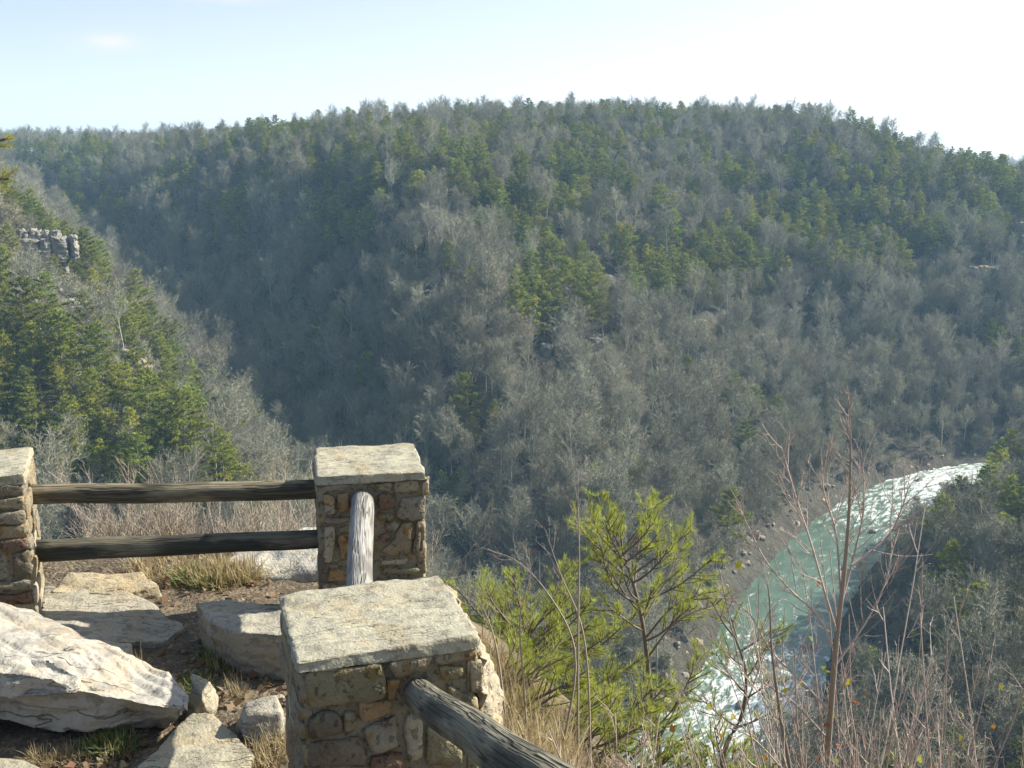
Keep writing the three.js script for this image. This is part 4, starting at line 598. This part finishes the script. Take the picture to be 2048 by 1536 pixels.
shrub('twiggy shrub with yellow leaves at the lower right corner', 2.72, 5.4, -0.2, 0.3, 832, { stems: 15, col: red, leaves: 4, n: 10, len: 0.4 });
shrub('low shrub dotted with orange and yellow leaves between the two saplings', 1.75, 5.2, -0.5, 0.32, 833, { stems: 14, col: [0.34, 0.28, 0.23], leaves: 3, n: 9, len: 0.35 });
shrub('bare pale shrub with long arching stems at the right edge', 3.0, 5.2, 0.0, 0.45, 834, { stems: 12, col: [0.48, 0.40, 0.35], n: 9, len: 0.4 });
shrub('tangled brown shrub below the tallest sapling', 2.1, 5.0, -0.45, 0.35, 835, { stems: 14, col: [0.4, 0.33, 0.28], leaves: 2, n: 10, len: 0.4 });
shrub('low green leaved shrub at the bottom edge beside the dark rail', 0.75, 4.5, -0.42, 0.45, 836, { stems: 11, col: [0.34, 0.28, 0.22], leaves: 4, n: 8 });
shrub('reddish shrub filling the gap left of the lower right corner', 2.5, 6.3, -0.35, 0.35, 838, { stems: 15, col: red, n: 10, len: 0.42, leaves: 1 });
shrub('pale leafless shrub behind the red brown one', 2.2, 6.6, 0.0, 0.3, 861, { stems: 14, col: [0.52, 0.45, 0.4], n: 10, len: 0.45 });
shrub('green leaved brush along the bottom edge under the tall sapling', 1.95, 4.7, -0.75, 0.4, 862, { stems: 14, col: [0.42, 0.35, 0.29], n: 9, len: 0.35, leaves: 9 });
shrub('grey twiggy shrub at the bottom edge left of the rapids', 1.05, 5.2, -0.75, 0.4, 863, { stems: 13, col: [0.48, 0.42, 0.36], n: 9, len: 0.35, leaves: 3 });
shrub('pale many stemmed shrub crowding the lower right corner', 2.55, 5.0, -0.35, 0.4, 871, { stems: 17, col: [0.5, 0.42, 0.37], n: 12, len: 0.42, leaves: 2 });
shrub('yellow green leaved shrub at the bottom edge near the right corner', 2.35, 4.9, -0.55, 0.45, 872, { stems: 14, col: [0.42, 0.34, 0.28], n: 10, len: 0.35, leaves: 16 });
shrub('thin reddish shrub reaching highest at the right picture edge', 2.85, 5.9, 0.25, 0.3, 873, { stems: 14, col: [0.42, 0.31, 0.27], n: 11, len: 0.45 });
shrub('pale stems among dry grass close to the dark rail', 0.45, 4.2, 0.1, 0.4, 839, { stems: 9, col: [0.44, 0.36, 0.29], n: 7, len: 0.25, r: 0.006 });
for (const [x, d, t, l] of [[-2.45, 6.6, 0.12, 'bare tan shrub behind the lower rail next to the edge pillar'], [-2.1, 6.7, 0.0, 'bare tan shrub behind the rails, second from the edge pillar'], [-1.75, 6.8, 0.15, 'bare tan shrub behind the middle of the rails'], [-1.4, 7.2, 0.02, 'bare shrub behind the rails above the domed rock'], [-1.1, 7.3, 0.1, 'bare shrub behind the rails closest to the corner pillar'], [-2.75, 7.1, 0.2, 'bare shrub partly hidden by the edge pillar'], [-1.95, 7.5, 0.15, 'bare shrub further down behind the rails'], [-2.35, 7.4, 0.1, 'bare shrub in the second row behind the rails'], [-1.55, 7.6, 0.05, 'bare shrub in the back row behind the rails']]) shrub(l, x, d, t + 0.12, 0.7, 840 + Math.round(x * 50), { stems: 22, col: [0.36, 0.30, 0.24], r: 0.005, n: 11, len: 0.34 });
// grass, dry leaves
function blades(R, n, h, w, cols, spread) { const g = new GB(); for (let k = 0; k < n; k++) { const th = R() * 6.28, a = 0.15 + 0.8 * R(), l = h * (0.5 + 0.6 * R()), o = new THREE.Vector3((R() - 0.5) * spread, -0.01, (R() - 0.5) * spread), dir = new THREE.Vector3(Math.cos(th) * Math.sin(a), Math.cos(a), Math.sin(th) * Math.sin(a)), m = o.clone().addScaledVector(dir, l * 0.55), e = m.clone().addScaledVector(dir, l * 0.45); e.y -= l * 0.22 * R(); const s = new THREE.Vector3(-Math.sin(th), 0, Math.cos(th)).multiplyScalar(w), nn = new THREE.Vector3().crossVectors(s, dir).normalize(), c = jit(R, cols[Math.floor(R() * cols.length)], 0.4); if (nn.y < 0) nn.negate(); g.tri(o.clone().add(s), o.clone().sub(s), m.clone().add(s), nn, c); g.tri(o.clone().sub(s), m.clone().sub(s), m.clone().add(s), nn, c); g.tri(m.clone().add(s), m.clone().sub(s), e, nn, c); } return g.geo(); }
const dry = [[0.46, 0.37, 0.21], [0.52, 0.43, 0.26], [0.34, 0.25, 0.13], [0.40, 0.34, 0.17]], green = [[0.13, 0.2, 0.035], [0.2, 0.25, 0.05], [0.36, 0.33, 0.14]];
const grassKinds = [blades(rng(901), 26, 0.16, 0.0022, dry, 0.1), blades(rng(902), 22, 0.26, 0.0022, dry, 0.12), blades(rng(903), 26, 0.13, 0.0022, green, 0.09)];
function scatter(name, label, kind, geo, spots, scale, R, category) { const im = new THREE.InstancedMesh(geo, kind, spots.length); spots.forEach(([x, d, k = 1], i) => { const s = scale * k * (0.65 + 0.7 * R()); im.setMatrixAt(i, mtx.compose(V(x, heightAt(x, d), d), qt.setFromAxisAngle(UP3, R() * 6.28), new THREE.Vector3(s, s, s))); const t = 0.75 + 0.5 * R(); im.setColorAt(i, tmp.setRGB(t, t, t)); }); return add(im, name, label, category, null, 'stuff'); }
const blob = (R, x, d, rx, rd, n, k = 1) => Array.from({ length: n }, () => { const a = R() * 6.28, q = Math.sqrt(R()); return [x + rx * q * Math.cos(a), d + rd * q * Math.sin(a), k]; });
{ const R = rng(910);
  scatter('dry_grass', 'tan dry grass on the slope beside the pillar and under the rails', needleMat, grassKinds[0], [...blob(R, 0.1, 4.1, 0.42, 0.75, 75, 0.8), ...blob(R, 0.35, 3.4, 0.3, 0.5, 40, 0.8), ...blob(R, -1.85, 6.05, 0.55, 0.15, 26), ...blob(R, -1.76, 5.95, 0.16, 0.12, 34), ...blob(R, -1.8, 4.0, 0.22, 0.06, 24, 0.5), ...blob(R, -1.25, 4.75, 0.3, 0.2, 14, 0.6), ...blob(R, -1.0, 4.0, 0.06, 0.12, 14, 0.9), ...blob(R, -1.85, 4.72, 0.05, 0.04, 8, 0.9), ...blob(R, 0.6, 4.6, 0.6, 0.9, 90), ...blob(R, 0.02, 5.1, 0.34, 0.6, 110, 0.9), ...blob(R, 0.3, 4.6, 0.3, 0.5, 40, 0.8)], 1, R, 'grass');
  scatter('tall_dry_grass', 'taller straw coloured grass behind the rails', needleMat, grassKinds[1], [...blob(R, -1.9, 6.5, 0.75, 0.35, 18), ...blob(R, 0.05, 4.8, 0.35, 0.7, 22), ...blob(R, 0.25, 3.8, 0.25, 0.4, 10)], 1.15, R, 'grass');
  scatter('green_grass', 'small green grass patches by the boulder and among the rocks', needleMat, grassKinds[2], [...blob(R, -1.72, 4.08, 0.1, 0.04, 26, 0.9), ...blob(R, -1.45, 4.85, 0.15, 0.1, 30, 0.7), ...blob(R, -1.8, 5.95, 0.2, 0.15, 30, 1.1), ...blob(R, -1.55, 4.6, 0.12, 0.1, 16, 0.7)], 1, R, 'grass');
  const lg = new GB(); leaf(rng(5), lg, new THREE.Vector3(0, 0.01, 0), 0.04, [1, 1, 1]); const ls = [...blob(R, -1.45, 4.6, 0.5, 0.45, 260), ...blob(R, -1.6, 3.95, 0.35, 0.15, 130), ...blob(R, 0.1, 4.1, 0.4, 0.7, 520), ...blob(R, 0.05, 5.0, 0.35, 0.7, 260), ...blob(R, -1.1, 4.05, 0.15, 0.2, 50), ...blob(R, 0.9, 4.7, 0.8, 1.2, 260), ...blob(R, -2.0, 5.9, 0.7, 0.4, 140)], im = new THREE.InstancedMesh(lg.geo(), needleMat, ls.length), tc = [[0.25, 0.16, 0.09], [0.32, 0.23, 0.14], [0.18, 0.12, 0.075], [0.38, 0.29, 0.19], [0.27, 0.14, 0.075]];
  ls.forEach(([x, d], i) => { const s = 0.5 + 0.9 * R(); im.setMatrixAt(i, mtx.compose(V(x, heightAt(x, d) + 0.012, d), qt.setFromEuler(new THREE.Euler(R() * 0.8 - 0.4, R() * 6.28, R() * 0.8 - 0.4)), new THREE.Vector3(s, s, s))); im.setColorAt(i, tmp.setRGB(...tc[Math.floor(R() * 5)])); }); add(im, 'leaf_litter', 'brown fallen leaves scattered over the soil', 'leaves', null, 'stuff'); }

renderer.render(scene, camera);
